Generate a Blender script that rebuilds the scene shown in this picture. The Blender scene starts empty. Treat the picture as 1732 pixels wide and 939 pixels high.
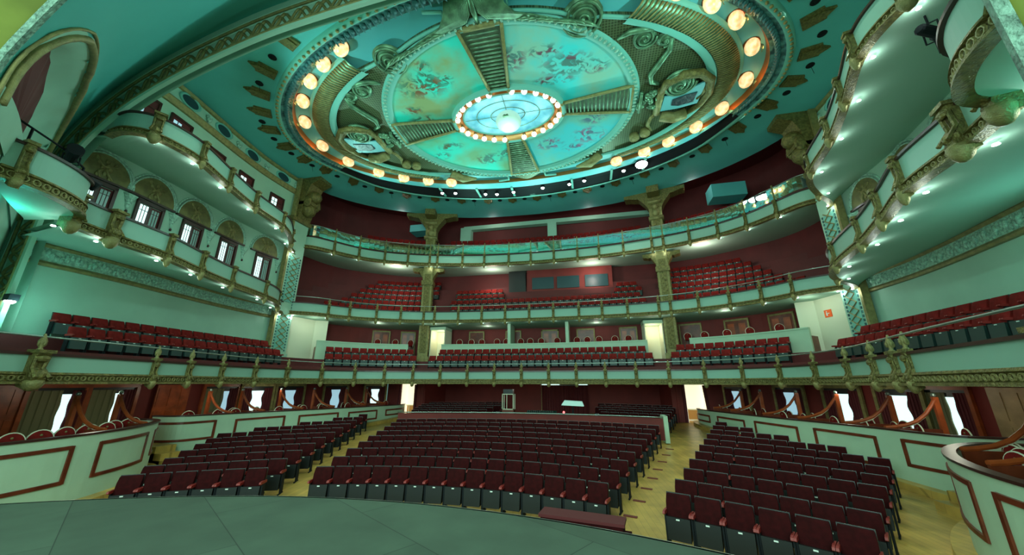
import bpy, bmesh, math, random
from mathutils import Matrix, Vector
random.seed(7)
S = bpy.context.scene
COL = S.collection
PI = math.pi
# ---------------------------------------------------------------- camera, world, light, exposure
cd = bpy.data.cameras.new('camera'); cam = bpy.data.objects.new('camera', cd); COL.objects.link(cam)
cd.sensor_width = 36.0; cd.lens = 36.0 * 599.31 / 1732.0; cd.clip_start = 0.05; cd.clip_end = 300
def cam_matrix(loc, pitch, roll, yaw):
    cp, sp = math.cos(pitch), math.sin(pitch); cr, sr = math.cos(roll), math.sin(roll); c, s = math.cos(yaw), math.sin(yaw)
    f = Vector((s*cp, c*cp, sp)); r0 = Vector((c, -s, 0)); u0 = r0.cross(f)
    r = cr*r0 + sr*u0; u = -sr*r0 + cr*u0
    m = Matrix.Identity(4)
    for i in range(3):
        m[i][0] = r[i]; m[i][1] = u[i]; m[i][2] = -f[i]; m[i][3] = loc[i]
    return m
cam.matrix_world = cam_matrix((3.88, 0, 3.3), math.radians(16.65), math.radians(.107), math.radians(-12.25))
S.camera = cam
S.view_settings.view_transform = 'Standard'; S.view_settings.look = 'None'
S.view_settings.gamma = 1; S.view_settings.use_curve_mapping = False
S.view_settings.exposure = -0.12
w = bpy.data.worlds.new('world'); S.world = w; w.use_nodes = True
w.node_tree.nodes['Background'].inputs[0].default_value = (0.30, 0.62, 0.55, 1)
w.node_tree.nodes['Background'].inputs[1].default_value = 0.35
def area(name, loc, rot, sx, sy, power, color):
    l = bpy.data.lights.new(name, 'AREA'); l.shape = 'RECTANGLE'; l.size = sx; l.size_y = sy; l.energy = power; l.color = color
    o = bpy.data.objects.new(name, l); COL.objects.link(o); o.location = loc; o.rotation_euler = rot
    return o
def point(name, loc, power, color, r=0.05):
    l = bpy.data.lights.new(name, 'POINT'); l.energy = power; l.color = color; l.shadow_soft_size = r
    o = bpy.data.objects.new(name, l); COL.objects.link(o); o.location = loc
    return o
def spot(name, loc, target, power, color, angle=70, r=0.15, blend=.6):
    l = bpy.data.lights.new(name, 'SPOT'); l.energy = power; l.color = color; l.shadow_soft_size = r
    l.spot_size = math.radians(angle); l.spot_blend = blend
    o = bpy.data.objects.new(name, l); COL.objects.link(o); o.location = loc
    o.rotation_euler = (Vector(target)-Vector(loc)).to_track_quat('-Z', 'Y').to_euler()
    return o
# added area fill behind the camera, unseen, shining out through the proscenium
area('stage_fill', (0, -4.5, 7.5), (math.radians(98), 0, 0), 14, 8, 3600, (0.62, 1.0, 0.88))
# ---------------------------------------------------------------- helpers
class MB:
    def __init__(s): s.v = []; s.f = []; s.T = Matrix.Identity(4)
    def at(s, x=0, y=0, z=0, rz=0): s.T = Matrix.Translation((x, y, z)) @ Matrix.Rotation(rz, 4, 'Z'); return s
    def add(s, vs, fs):
        b = len(s.v); T = s.T
        s.v += [tuple(T @ Vector(p)) for p in vs]; s.f += [tuple(b+i for i in q) for q in fs]; return s
    def box(s, x0, x1, y0, y1, z0, z1):
        return s.add([(x0,y0,z0),(x1,y0,z0),(x1,y1,z0),(x0,y1,z0),(x0,y0,z1),(x1,y0,z1),(x1,y1,z1),(x0,y1,z1)],
                     [(0,3,2,1),(4,5,6,7),(0,1,5,4),(1,2,6,5),(2,3,7,6),(3,0,4,7)])
    def hexa(s, p):
        return s.add(p, [(0,3,2,1),(4,5,6,7),(0,1,5,4),(1,2,6,5),(2,3,7,6),(3,0,4,7)])
    def grid(s, rows, closed=False, cap=False):
        n = len(rows[0]); vs = [p for r in rows for p in r]; fs = []
        for i in range(len(rows)-1):
            for j in range(n if closed else n-1):
                k = (j+1) % n
                fs.append((i*n+j, i*n+k, (i+1)*n+k, (i+1)*n+j))
        if cap:
            fs.append(tuple(range(n))[::-1]); fs.append(tuple((len(rows)-1)*n+j for j in range(n)))
        return s.add(vs, fs)
    def lathe(s, prof, n=10, sx=1, sy=1, x=0, y=0, z=0):
        rows = [[(x+r*sx*math.cos(2*PI*k/n), y+r*sy*math.sin(2*PI*k/n), z+h) for k in range(n)] for r, h in prof]
        return s.grid(rows, True, True)
    def ball(s, x, y, z, rx, ry=None, rz=None, n=10, m=6):
        ry = ry or rx; rz = rz or rx
        rows = [[(x+rx*math.sin(a)*math.cos(2*PI*k/n), y+ry*math.sin(a)*math.sin(2*PI*k/n), z+rz*math.cos(a)) for k in range(n)]
                for a in [max(.02, min(PI-.02, PI*i/m)) for i in range(m+1)]]
        return s.grid(rows, True, True)
    def tube(s, pts, r, n=6, cap=True):
        P = [Vector(p) for p in pts]; rows = []; up = None
        for i, p in enumerate(P):
            t = (P[min(i+1, len(P)-1)]-P[max(i-1, 0)])
            t = t.normalized() if t.length > 1e-9 else Vector((0, 0, 1))
            if up is None: up = Vector((0, 0, 1)) if abs(t.z) < .9 else Vector((1, 0, 0))
            a = (up - t*up.dot(t))
            a = a.normalized() if a.length > 1e-6 else t.orthogonal().normalized()
            up = a; b = t.cross(a); rr = r[i] if isinstance(r, (list, tuple)) else r
            rows.append([tuple(p + (a*math.cos(2*PI*k/n) + b*math.sin(2*PI*k/n))*rr) for k in range(n)])
        return s.grid(rows, True, cap)
    def prism(s, poly, a0, a1, axes='xzy'):
        # polygon in the first two axes, extruded along the third
        def mk(p, q, r):
            d = {axes[0]: p, axes[1]: q, axes[2]: r}; return (d['x'], d['y'], d['z'])
        n = len(poly)
        vs = [mk(p, q, a0) for p, q in poly] + [mk(p, q, a1) for p, q in poly]
        return s.add(vs, [tuple(range(n))[::-1], tuple(range(n, 2*n))] + [(i, (i+1) % n, n+(i+1) % n, n+i) for i in range(n)])
    def plate(s, outer, inner, z0, z1):
        # ring plate between two closed outlines of the same count
        n = len(outer)
        rows = [[(p[0], p[1], z0) for p in outer], [(p[0], p[1], z0) for p in inner], [(p[0], p[1], z1) for p in inner], [(p[0], p[1], z1) for p in outer]]
        s.grid(rows, True); b = len(s.v)
        return s.grid([[(p[0], p[1], z1) for p in outer], [(p[0], p[1], z0) for p in outer]], True)
def mesh_of(name, mb, m, smooth=False):
    me = bpy.data.meshes.new(name); me.from_pydata(mb.v, [], mb.f); me.validate()
    b = bmesh.new(); b.from_mesh(me); bmesh.ops.recalc_face_normals(b, faces=b.faces); b.to_mesh(me); b.free()
    for mm in (m if isinstance(m, (list, tuple)) else [m]): me.materials.append(mm)
    if smooth:
        for p in me.polygons: p.use_smooth = True
        if smooth == 'auto':
            me.set_sharp_from_angle(angle=math.radians(38))
    return me
def obj(name, mb, m, parent=None, smooth=False, local=False, label=None):
    o = bpy.data.objects.new(name, mesh_of(name, mb, m, smooth)); COL.objects.link(o)
    if parent:
        o.parent = parent
        if not local:
            t = Vector((0, 0, 0)); p = parent
            while p: t += p.location; p = p.parent
            o.location = -t if parent.type == 'EMPTY' else Vector((0, 0, 0))
    if label: o['label'] = label
    return o
def tag(o, label, cat, group=None, kind=None):
    o['label'] = label; o['category'] = cat
    if group: o['group'] = group
    if kind: o['kind'] = kind
    return o
def struct(name, mb, m, label=None, cat=None, smooth=False):
    o = obj(name, mb, m, smooth=smooth); o['kind'] = 'structure'
    if label: o['label'] = label
    o['category'] = cat or name.split('_')[0]
    return o
def thing(name, label, cat, loc=(0, 0, 0), rz=0, group=None):
    o = bpy.data.objects.new(name, None); COL.objects.link(o); o.location = loc; o.rotation_euler = (0, 0, rz)
    o.empty_display_size = .2
    return tag(o, label, cat, group)
def kids(o): return [c for c in KIDS.get(o.name, [])]
KIDS = {}
def part(name, mb, m, parent, smooth=False, label=None):
    o = obj(name, mb, m, parent, smooth, local=True, label=label)
    KIDS.setdefault(parent.name, []).append(o); return o
def dup(root, loc, rz, label, group=None, sz=None):
    r = root.copy(); COL.objects.link(r); r.location = loc; r.rotation_euler = (0, 0, rz)
    if sz: r.scale = sz
    r['label'] = label
    if group: r['group'] = group
    for c in kids(root):
        d = c.copy(); COL.objects.link(d); d.parent = r
        for g in kids(c):
            e = g.copy(); COL.objects.link(e); e.parent = d
    return r
def mat(name, col, rough=.6, metal=0, var=0, scale=4, bump=0, bscale=30, emit=0, col2=None, spec=None):
    m = bpy.data.materials.new(name); m.use_nodes = True; nt = m.node_tree; b = nt.nodes['Principled BSDF']
    b.inputs['Base Color'].default_value = (*col, 1); b.inputs['Roughness'].default_value = rough; b.inputs['Metallic'].default_value = metal
    if spec is not None: b.inputs['Specular IOR Level'].default_value = spec
    if emit:
        b.inputs['Emission Color'].default_value = (*col, 1); b.inputs['Emission Strength'].default_value = emit
    if var or col2 or bump: tc = nt.nodes.new('ShaderNodeTexCoord')
    if var or col2:
        n = nt.nodes.new('ShaderNodeTexNoise'); n.inputs['Scale'].default_value = scale; n.inputs['Detail'].default_value = 4
        nt.links.new(tc.outputs['Object'], n.inputs['Vector'])
        r = nt.nodes.new('ShaderNodeValToRGB'); r.color_ramp.elements[0].position = .35; r.color_ramp.elements[1].position = .65
        c2 = col2 or tuple(min(1, c*(1+var)) for c in col); c1 = col if col2 else tuple(c*(1-var) for c in col)
        r.color_ramp.elements[0].color = (*c1, 1); r.color_ramp.elements[1].color = (*c2, 1)
        nt.links.new(n.outputs['Fac'], r.inputs['Fac']); nt.links.new(r.outputs['Color'], b.inputs['Base Color'])
        if emit: nt.links.new(r.outputs['Color'], b.inputs['Emission Color'])
    if bump:
        n2 = nt.nodes.new('ShaderNodeTexNoise'); n2.inputs['Scale'].default_value = bscale; n2.inputs['Detail'].default_value = 3
        bp = nt.nodes.new('ShaderNodeBump'); bp.inputs['Strength'].default_value = bump; bp.inputs['Distance'].default_value = .05
        nt.links.new(tc.outputs['Object'], n2.inputs['Vector']); nt.links.new(n2.outputs['Fac'], bp.inputs['Height']); nt.links.new(bp.outputs['Normal'], b.inputs['Normal'])
    return m
M = dict(
 wall=mat('white_plaster_teal_cast', (.38, .60, .46), .75, var=.05, scale=.7),  # white walls; the teal cast of the light is put into the colour
 ceil=mat('teal_ceiling_paint', (.12, .52, .52), .7, var=.06, scale=.4),
 cove=mat('teal_cove_paint', (.08, .46, .42), .65, var=.05, scale=.3),
 soffit=mat('pale_green_soffit', (.36, .56, .44), .7),
 panel=mat('balcony_panel_paint', (.30, .50, .40), .55),
 box=mat('parapet_cream_green', (.50, .66, .48), .5, var=.04, scale=1.2),
 gold=mat('olive_gilding', (.19, .15, .045), .42, .35, var=.35, scale=9, bump=.6, bscale=26),
 gold2=mat('pale_gilding', (.29, .24, .09), .45, .3, var=.2, scale=6, bump=.4, bscale=40),
 relief=mat('pale_green_relief', (.36, .58, .46), .6, var=.3, scale=11, bump=1, bscale=14),
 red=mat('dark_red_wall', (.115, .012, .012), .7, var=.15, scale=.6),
 redlit=mat('dark_red_wall_lit', (.20, .022, .018), .7, var=.12, scale=.8),  # brighter copy of the dark red wall, lit tone put into its colour
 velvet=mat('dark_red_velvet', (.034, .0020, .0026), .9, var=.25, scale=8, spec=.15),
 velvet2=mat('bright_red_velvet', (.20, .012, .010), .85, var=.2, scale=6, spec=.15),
 arm=mat('red_armrest', (.28, .018, .014), .5),
 black=mat('black_shell', (.012, .014, .014), .38),
 bluegreen=mat('dark_green_seat_shell', (.018, .045, .04), .45),
 plate=mat('white_plate', (.8, .85, .8), .4),
 wood=mat('reddish_wood', (.16, .028, .010), .35, var=.3, scale=3),
 wood2=mat('orange_wood', (.36, .065, .015), .35, var=.3, scale=2.5),
 dwood=mat('dark_brown_rail', (.05, .014, .010), .35),
 stage=mat('grey_green_stage_boards', (.060, .098, .066), .8, var=.12, scale=1.3),
 floor=mat('yellow_parquet', (.60, .36, .085), .35, var=.2, scale=1.5),
 black2=mat('black_metal', (.008, .010, .012), .7, spec=.2),
 steel=mat('steel_rail', (.35, .42, .38), .3, .8),
 cream=mat('cream_wall', (.85, .82, .62), .6),
 curtain=mat('dark_red_curtain', (.10, .008, .012), .8),
 tan=mat('olive_curtain', (.22, .20, .10), .8),
 copper=mat('copper_band', (.45, .16, .04), .35, .6),
 amber=mat('amber_glass', (1.0, .50, .20), .25, emit=.95, col2=(1, .86, .50), scale=5),
 bulb=mat('white_glass_bulb', (1, .93, .8), .2, emit=2.2),
 glow=mat('bright_lamp', (.85, 1, .95), .2, emit=22),
 lens=mat('lit_lamp_lens', (.8, 1, .93), .2, emit=7),
 day=mat('bright_window', (.72, 1, .97), .2, emit=1.25),
 dayblue=mat('bluish_window', (.32, .52, .62), .2, emit=1.0),
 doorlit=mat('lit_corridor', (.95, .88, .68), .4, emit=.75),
 frieze=mat('dark_floral_frieze', (.012, .06, .07), .6, col2=(.10, .30, .28), scale=3.5, bump=.8, bscale=8),
 bead=mat('pale_bead_moulding', (.18, .50, .42), .55),
 mesh=mat('bronze_lattice', (.07, .10, .05), .5, .3, var=.3, scale=2),
 bronze=mat('green_bronze', (.14, .26, .15), .38, .4, var=.35, scale=3),
 sky=mat('blue_teal_panel', (.14, .56, .62), .5),
 glassp=None, paint=None)
def glass():
    m = bpy.data.materials.new('teal_glass'); m.use_nodes = True; nt = m.node_tree; nt.nodes.clear()
    o = nt.nodes.new('ShaderNodeOutputMaterial'); mx = nt.nodes.new('ShaderNodeMixShader'); g = nt.nodes.new('ShaderNodeBsdfGlossy'); t = nt.nodes.new('ShaderNodeBsdfTransparent')
    g.inputs['Color'].default_value = (.75, 1, .97, 1); g.inputs['Roughness'].default_value = .03; t.inputs['Color'].default_value = (.75, .95, .9, 1)
    mx.inputs[0].default_value = .55
    nt.links.new(t.outputs[0], mx.inputs[1]); nt.links.new(g.outputs[0], mx.inputs[2]); nt.links.new(mx.outputs[0], o.inputs[0])
    return m
M['glassp'] = glass()
def painting(name, seeds, base, warm, fig, fig2):
    m = bpy.data.materials.new(name); m.use_nodes = True; nt = m.node_tree; b = nt.nodes['Principled BSDF']; b.inputs['Roughness'].default_value = .6
    L = nt.links.new; tc = nt.nodes.new('ShaderNodeTexCoord')
    n = nt.nodes.new('ShaderNodeTexNoise'); n.inputs['Scale'].default_value = .38; n.inputs['Detail'].default_value = 5; L(tc.outputs['Object'], n.inputs['Vector'])
    r = nt.nodes.new('ShaderNodeValToRGB'); r.color_ramp.elements[0].position = .42; r.color_ramp.elements[1].position = .62
    r.color_ramp.elements[0].color = (*base, 1); r.color_ramp.elements[1].color = (*warm, 1); L(n.outputs['Fac'], r.inputs['Fac'])
    n2 = nt.nodes.new('ShaderNodeTexNoise'); n2.inputs['Scale'].default_value = 2.3; n2.inputs['Detail'].default_value = 6; n2.inputs['Distortion'].default_value = 1.2; L(tc.outputs['Object'], n2.inputs['Vector'])
    n3 = nt.nodes.new('ShaderNodeTexNoise'); n3.inputs['Scale'].default_value = 1.1; L(tc.outputs['Object'], n3.inputs['Vector'])
    fc = nt.nodes.new('ShaderNodeMixRGB'); fc.inputs[1].default_value = (*fig, 1); fc.inputs[2].default_value = (*fig2, 1)
    q = nt.nodes.new('ShaderNodeMath'); q.operation = 'GREATER_THAN'; q.inputs[1].default_value = .52; L(n3.outputs['Fac'], q.inputs[0]); L(q.outputs[0], fc.inputs[0])
    last = None
    for (x, y, rx, ry) in seeds:
        mp = nt.nodes.new('ShaderNodeMapping'); mp.vector_type = 'POINT'
        mp.inputs['Location'].default_value = (-x/rx, -y/ry, 0); mp.inputs['Scale'].default_value = (1/rx, 1/ry, 0)
        L(tc.outputs['Object'], mp.inputs['Vector'])
        ln = nt.nodes.new('ShaderNodeVectorMath'); ln.operation = 'LENGTH'; L(mp.outputs[0], ln.inputs[0])
        mr = nt.nodes.new('ShaderNodeMapRange'); mr.inputs[1].default_value = .5; mr.inputs[2].default_value = 1.1; mr.inputs[3].default_value = 1; mr.inputs[4].default_value = 0; L(ln.outputs['Value'], mr.inputs[0])
        if last is None: last = mr.outputs[0]
        else:
            mx = nt.nodes.new('ShaderNodeMath'); mx.operation = 'MAXIMUM'; L(last, mx.inputs[0]); L(mr.outputs[0], mx.inputs[1]); last = mx.outputs[0]
    th = nt.nodes.new('ShaderNodeMapRange'); th.inputs[1].default_value = .46; th.inputs[2].default_value = .56; L(n2.outputs['Fac'], th.inputs[0])
    mu = nt.nodes.new('ShaderNodeMath'); mu.operation = 'MULTIPLY'; L(last, mu.inputs[0]); L(th.outputs[0], mu.inputs[1])
    fin = nt.nodes.new('ShaderNodeMixRGB'); L(mu.outputs[0], fin.inputs[0]); L(r.outputs[0], fin.inputs[1]); L(fc.outputs[0], fin.inputs[2]); L(fin.outputs[0], b.inputs['Base Color'])
    return m
# curves in plan: x mirrored, y measured from the camera line towards the back
def catmull(pts, n=6):
    out = []; P = [pts[0]] + list(pts) + [pts[-1]]
    for i in range(1, len(P)-2):
        for k in range(n):
            t = k/n; a, b, c, d = P[i-1], P[i], P[i+1], P[i+2]
            out.append(tuple(.5*((2*b[j]) + (-a[j]+c[j])*t + (2*a[j]-5*b[j]+4*c[j]-d[j])*t*t + (-a[j]+3*b[j]-3*c[j]+d[j])*t**3) for j in range(len(b))))
    out.append(tuple(pts[-1])); return out
def horseshoe(right):   # right half listed from the stage end to the centre line (x >= 0)
    c = catmull(right, 5)
    L = [(-x, y) for x, y in c]
    return L + c[::-1][1:]
def normals(path):
    out = []
    for i in range(len(path)):
        a = path[max(i-1, 0)]; b = path[min(i+1, len(path)-1)]
        tx, ty = b[0]-a[0], b[1]-a[1]; l = math.hypot(tx, ty) or 1
        out.append((ty/l, -tx/l))
    return out
def sweep(mb, path, prof, closed_prof=True, cap=True):
    N = normals(path); rows = []
    for (p, n) in zip(path, N): rows.append([(p[0]+n[0]*o, p[1]+n[1]*o, z) for o, z in prof])
    return mb.grid(rows, closed_prof, cap and closed_prof)
def offset(path, d): return [(p[0]+n[0]*d, p[1]+n[1]*d) for p, n in zip(path, normals(path))]
def resample(path, step):
    d = [0]
    for a, b in zip(path[:-1], path[1:]): d.append(d[-1]+math.hypot(b[0]-a[0], b[1]-a[1]))
    n = max(1, int(round(d[-1]/step))); out = []
    for k in range(n+1):
        t = d[-1]*k/n; i = 0
        while i < len(d)-2 and d[i+1] < t: i += 1
        u = (t-d[i])/max(1e-9, d[i+1]-d[i]); a, b = path[i], path[i+1]
        out.append((a[0]+(b[0]-a[0])*u, a[1]+(b[1]-a[1])*u, math.atan2(b[1]-a[1], b[0]-a[0])))
    return out
def near_on(path, x, y):
    best = None; N = normals(path)
    for p, n in zip(path, N):
        d = (p[0]-x)**2+(p[1]-y)**2
        if best is None or d < best[0]: best = (d, n)
    return best[1]
ORD = ['first','second','third','fourth','fifth','sixth','seventh','eighth','ninth','tenth','eleventh','twelfth','thirteenth','fourteenth','fifteenth','sixteenth','seventeenth','eighteenth','nineteenth','twentieth','twenty-first','twenty-second','twenty-third','twenty-fourth','twenty-fifth','twenty-sixth','twenty-seventh','twenty-eighth','twenty-ninth','thirtieth','thirty-first','thirty-second','thirty-third','thirty-fourth','thirty-fifth','thirty-sixth','thirty-seventh','thirty-eighth','thirty-ninth','fortieth']
# ---------------------------------------------------------------- the setting
def fz(y): return max(0.0, .045*(y-10))
m = MB(); ys = [3, 10, 14, 18, 22, 26, 30, 34]
m.grid([[(x, y, fz(y)) for x in (-21, -7, 0, 7, 21)] for y in ys])
def boards(mm, ang, bw, bh, mortar, dark):
    nt = mm.node_tree; b = nt.nodes['Principled BSDF']; tc = nt.nodes.new('ShaderNodeTexCoord'); mp = nt.nodes.new('ShaderNodeMapping'); br = nt.nodes.new('ShaderNodeTexBrick')
    mp.inputs['Rotation'].default_value = (0, 0, ang); br.inputs['Scale'].default_value = 1; br.inputs['Brick Width'].default_value = bw; br.inputs['Row Height'].default_value = bh
    br.inputs['Mortar Size'].default_value = mortar; br.inputs['Mortar Smooth'].default_value = .3; br.inputs['Color1'].default_value = (1, 1, 1, 1); br.inputs['Color2'].default_value = (.8, .8, .8, 1); br.inputs['Mortar'].default_value = (dark, dark, dark, 1)
    mx = nt.nodes.new('ShaderNodeMixRGB'); mx.blend_type = 'MULTIPLY'; mx.inputs[0].default_value = 1
    old = b.inputs['Base Color'].links[0].from_socket
    nt.links.new(tc.outputs['Object'], mp.inputs[0]); nt.links.new(mp.outputs[0], br.inputs['Vector']); nt.links.new(old, mx.inputs[1]); nt.links.new(br.outputs['Color'], mx.inputs[2]); nt.links.new(mx.outputs[0], b.inputs['Base Color'])
boards(M['floor'], PI/2-.12, 2.2, .16, .006, .6)
boards(M['stage'], .55, 3.6, 1.8, .008, .35)
struct('floor', m, M['floor'], 'yellow parquet floor of the stalls and aisles', 'floor')
ys = lambda x: 7.18-.034*x*x
xs = [-14+.5*i for i in range(57)]
m = MB(); m.prism([(-14, -16), (14, -16), (14, 5.2)] + [(x, ys(x) if abs(x) < 7.6 else 5.2) for x in xs[::-1]] + [(-14, 5.2)], 0, 1.1, 'xyz')
struct('floor_stage', m, M['stage'], 'grey green stage floor with curved front edge', 'stage')
m = MB(); sweep(m, [(x, ys(x)) for x in xs if abs(x) < 7.6], [(-.02, 1.10), (.045, 1.10), (.045, 1.0), (-.02, 1.0)])
struct('trim_stage', m, M['steel'], 'pale metal strip along the stage edge', 'trim')
# stalls back wall and outer wall behind the boxes (dark red)
SBW = [(16.4, 6.0), (16.8, 9), (16.9, 13), (16.6, 17), (15.4, 21), (14.0, 24.5), (12.4, 27.3)]
def wallstrip(curve, z0, z1, t=.15): 
    m = MB(); sweep(m, curve, [(0, z0), (0, z1), (-t, z1), (-t, z0)]); return m
L1 = [(-x, y) for x, y in catmull(SBW, 4)]; R1w = [(x, y) for x, y in catmull(SBW, 4)][::-1]
struct('wall_left_stalls', wallstrip(L1, 0, 3.26), M['redlit'], 'dark red wall behind the left boxes', 'wall')
struct('wall_right_stalls', wallstrip(R1w, 0, 3.26), M['redlit'], 'dark red wall behind the right boxes', 'wall')
m = MB(); sweep(m, [(-9.3, 27.5), (-9.1, 31.6), (9.1, 31.6), (9.5, 27.5)], [(0, .4), (0, 3.3), (-.15, 3.3), (-.15, .4)])
struct('wall_back_stalls', m, M['redlit'], 'dark red back wall of the stalls behind the last rows', 'wall')
# hall side walls above the first balcony
W = [(16.3, 8.0), (16.3, 10), (16.45, 11.5), (16.8, 13.5), (17.15, 15.5), (17.35, 17.5), (17.3, 20.0), (17.15, 21.2)]
WC = catmull(W, 5); WL = [(-x, y) for x, y in WC]; WR = WC[::-1]
struct('wall_left', wallstrip(WL, 3.3, 18.75), M['wall'], 'teal-cast white curved left side wall', 'wall')
struct('wall_right', wallstrip(WR, 3.3, 18.75), M['wall'], 'teal-cast white curved right side wall', 'wall')
# back walls of second and third tiers
BW = horseshoe([(17.2, 21.3), (19.0, 22.3), (19.2, 24.5), (18.4, 27.4), (15.6, 29.9), (12, 31.7), (5, 32.2), (0, 32.3)])
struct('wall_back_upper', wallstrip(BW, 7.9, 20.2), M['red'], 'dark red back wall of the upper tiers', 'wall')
# ceiling plate with oval opening
YC = 16.65
def ell(a, b, n=96, yc=YC): return [(a*math.cos(2*PI*k/n), yc+b*math.sin(2*PI*k/n)) for k in range(n)]
rear = catmull([(17.2, 20.9), (16.4, 22.8), (14.4, 25.0), (12, 26.6), (7.8, 28.7), (4, 29.4), (0, 29.6)], 5)
bound = WC + rear[1:] + [(-x, y) for x, y in rear[::-1]][1:] + [(-x, y) for x, y in WC[::-1]][1:]
def hit(poly, c, a):
    d = (math.cos(a), math.sin(a)); best = None
    for p, q in zip(poly, poly[1:]+poly[:1]):
        ex, ey = q[0]-p[0], q[1]-p[1]; den = d[0]*ey-d[1]*ex
        if abs(den) < 1e-9: continue
        t = ((p[0]-c[0])*ey-(p[1]-c[1])*ex)/den; s = ((p[0]-c[0])*d[1]-(p[1]-c[1])*d[0])/den
        if t > 0 and -1e-6 <= s <= 1+1e-6 and (best is None or t > best): best = t
    return (c[0]+d[0]*best, c[1]+d[1]*best)
def slotw(a): return max(0, min(1, (math.sin(a)-.30)/.25))
inner = [(14.1*math.cos(2*PI*k/96), YC+(7.45+1.6*slotw(2*PI*k/96))*math.sin(2*PI*k/96)) for k in range(96)]
outer = [hit(bound, (0, YC), math.atan2(p[1]-YC, p[0])) for p in inner]
m = MB(); m.plate(outer, inner, 18.35, 18.6)
struct('ceiling', m, M['ceil'], 'teal main ceiling around the oval', 'ceiling')
m = MB(); m.grid([[(x, y, 20.15) for x in (-20, 20)] for y in (19, 33)])
struct('ceiling_upper_tier', m, M['red'], 'dark ceiling above the top tier', 'ceiling')  # shade of the recess put into the colour by using the wall red
# cornice line where wall meets ceiling, and lower moulding under the round windows
for sd, c in (('left', WL), ('right', WR)):
    m = MB(); sweep(m, c, [(0, 18.3), (.16, 18.3), (.10, 18.15), (0, 18.1)]); sweep(m, c[::1], [(0, 17.0), (.13, 17.0), (.22, 17.3), (.12, 17.42), (0, 17.45)])
    struct('trim_'+sd+'_cornice', m, M['gold2'], 'thin gilded cornice lines high on the %s side wall' % sd, 'cornice')
    # relief frieze above the first tier
    m = MB(); cc = [p for p in c if True]
    
    fr = obj('relief_frieze', MB(), M['relief']) if False else None
    t = thing('relief_frieze', 'long pale relief frieze with gilded edge on the %s side wall' % sd, 'frieze', (0, 0, 0))
    band = MB(); sweep(band, cc, [(0, 7.7), (.07, 7.7), (.07, 8.3), (0, 8.3)]); obj('frieze_band', band, M['relief'], t)
    edge = MB(); sweep(edge, cc, [(0, 7.55), (.14, 7.55), (.18, 7.64), (.10, 7.74), (0, 7.74)]); sweep(edge, cc, [(0, 8.26), (.1, 8.26), (.17, 8.35), (.12, 8.43), (0, 8.43)]); obj('gilded_edge', edge, M['gold2'], t)
    orn = MB()
    for k, (x, y, a) in enumerate(resample(cc, .42)):
        nx, ny = math.sin(a), -math.cos(a)
        orn.at(x+nx*.09, y+ny*.09, 8.0, a)
        orn.ball(0, 0, 0, .09, .07, .18, 6, 4); orn.ball(.13, 0, .1 if k % 2 else -.08, .09, .05, .12, 6, 4); orn.ball(-.13, 0, -.1 if k % 2 else .08, .07, .05, .14, 6, 4)
    obj('relief_ornament', orn, M['relief'], t, True)
# ---------------------------------------------------------------- proscenium, cove, arch band
def contour(pts, n):   # right half, bottom to centre top -> full contour from left bottom to right bottom, (x, z)
    c = catmull(pts, 6); full = [(-x, z) for x, z in c] + c[::-1][1:]
    return [(p[0], p[1]) for p in resample(full, sum(math.hypot(b[0]-a[0], b[1]-a[1]) for a, b in zip(full[:-1], full[1:]))/n)]
PC = [(7.85, 0), (7.85, 4.5), (7.85, 8.6), (7.8, 9.7), (7.35, 10.5), (6.8, 11.25), (5.9, 12.2), (4, 13.1), (0, 13.5)]
AM = [(15.9, 0), (15.9, 5), (15.95, 8.6), (16.0, 10.2), (15.5, 12.0), (13.9, 13.7), (11.4, 15.0), (7.9, 16.05), (4.7, 16.5), (0, 16.85)]
AC = [(16.65, 0), (16.65, 5), (16.7, 8.6), (16.75, 10.4), (16.15, 12.4), (14.4, 14.3), (11.7, 15.7), (8.1, 16.8), (4.8, 17.25), (0, 17.6)]
n = 260; P_ = contour(PC, n); A_ = contour(AC, n); n = min(len(P_), len(A_))
# the point on the proscenium contour that goes with each arch point is taken at the same height on the legs
def frac(c): return c
rows = []; K = 44
SPL0, SPL1 = 3.45, 7.8
sy = lambda t: lp(SPL0, SPL1, t**.9)
def lp(a, b, t): return a+(b-a)*t
NCX, NHW, NZ0, NZS = .50, .45, 9.0, 9.9
NS = 1
def in_niche(u, z):   # u along the splay 0..1
    if z < NZ0: return False
    d = abs(u-NCX); hw = NHW
    if z < NZS: return d < hw
    return (d/hw)**2 + ((z-NZS)/2.4)**2 < 1
vs = []; fsw = []; fsc = []
for k in range(K+1):
    t = k/K; e = math.sin(t*PI)*.0; row = []
    for i in range(n):
        (px, pz), (ax, az) = P_[i], A_[i]
        bul = math.sin(t*PI)*.3*min(1, max(0, (lp(pz, az, t)-9)/5))
        x = lp(px, ax, t); z = lp(pz, az, t)
        # push outward for the hollow of the cove
        l = math.hypot(x*.7, max(0, z-8)) or 1
        row.append((x+bul*x*.7/l, sy(t), z+bul*max(0, z-8)/l))
    vs += row
for k in range(K):
    for i in range(n-1):
        q = (k*n+i, k*n+i+1, (k+1)*n+i+1, (k+1)*n+i)
        zc = sum(vs[j][2] for j in q)/4; u = (k+.5)/K
        if in_niche(u, zc) and abs(vs[q[0]][0]) > 5: continue
        (fsc if zc > 9.4 else fsw).append(q)
m = MB(); m.add(vs, fsc); struct('ceiling_cove', m, M['cove'], 'smooth teal cove between proscenium and arch', 'ceiling', smooth=True)
m = MB(); m.add(vs, fsw); struct('wall_splay', m, M['wall'], 'teal-cast white splayed walls beside the stage', 'wall', smooth=True)
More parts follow.
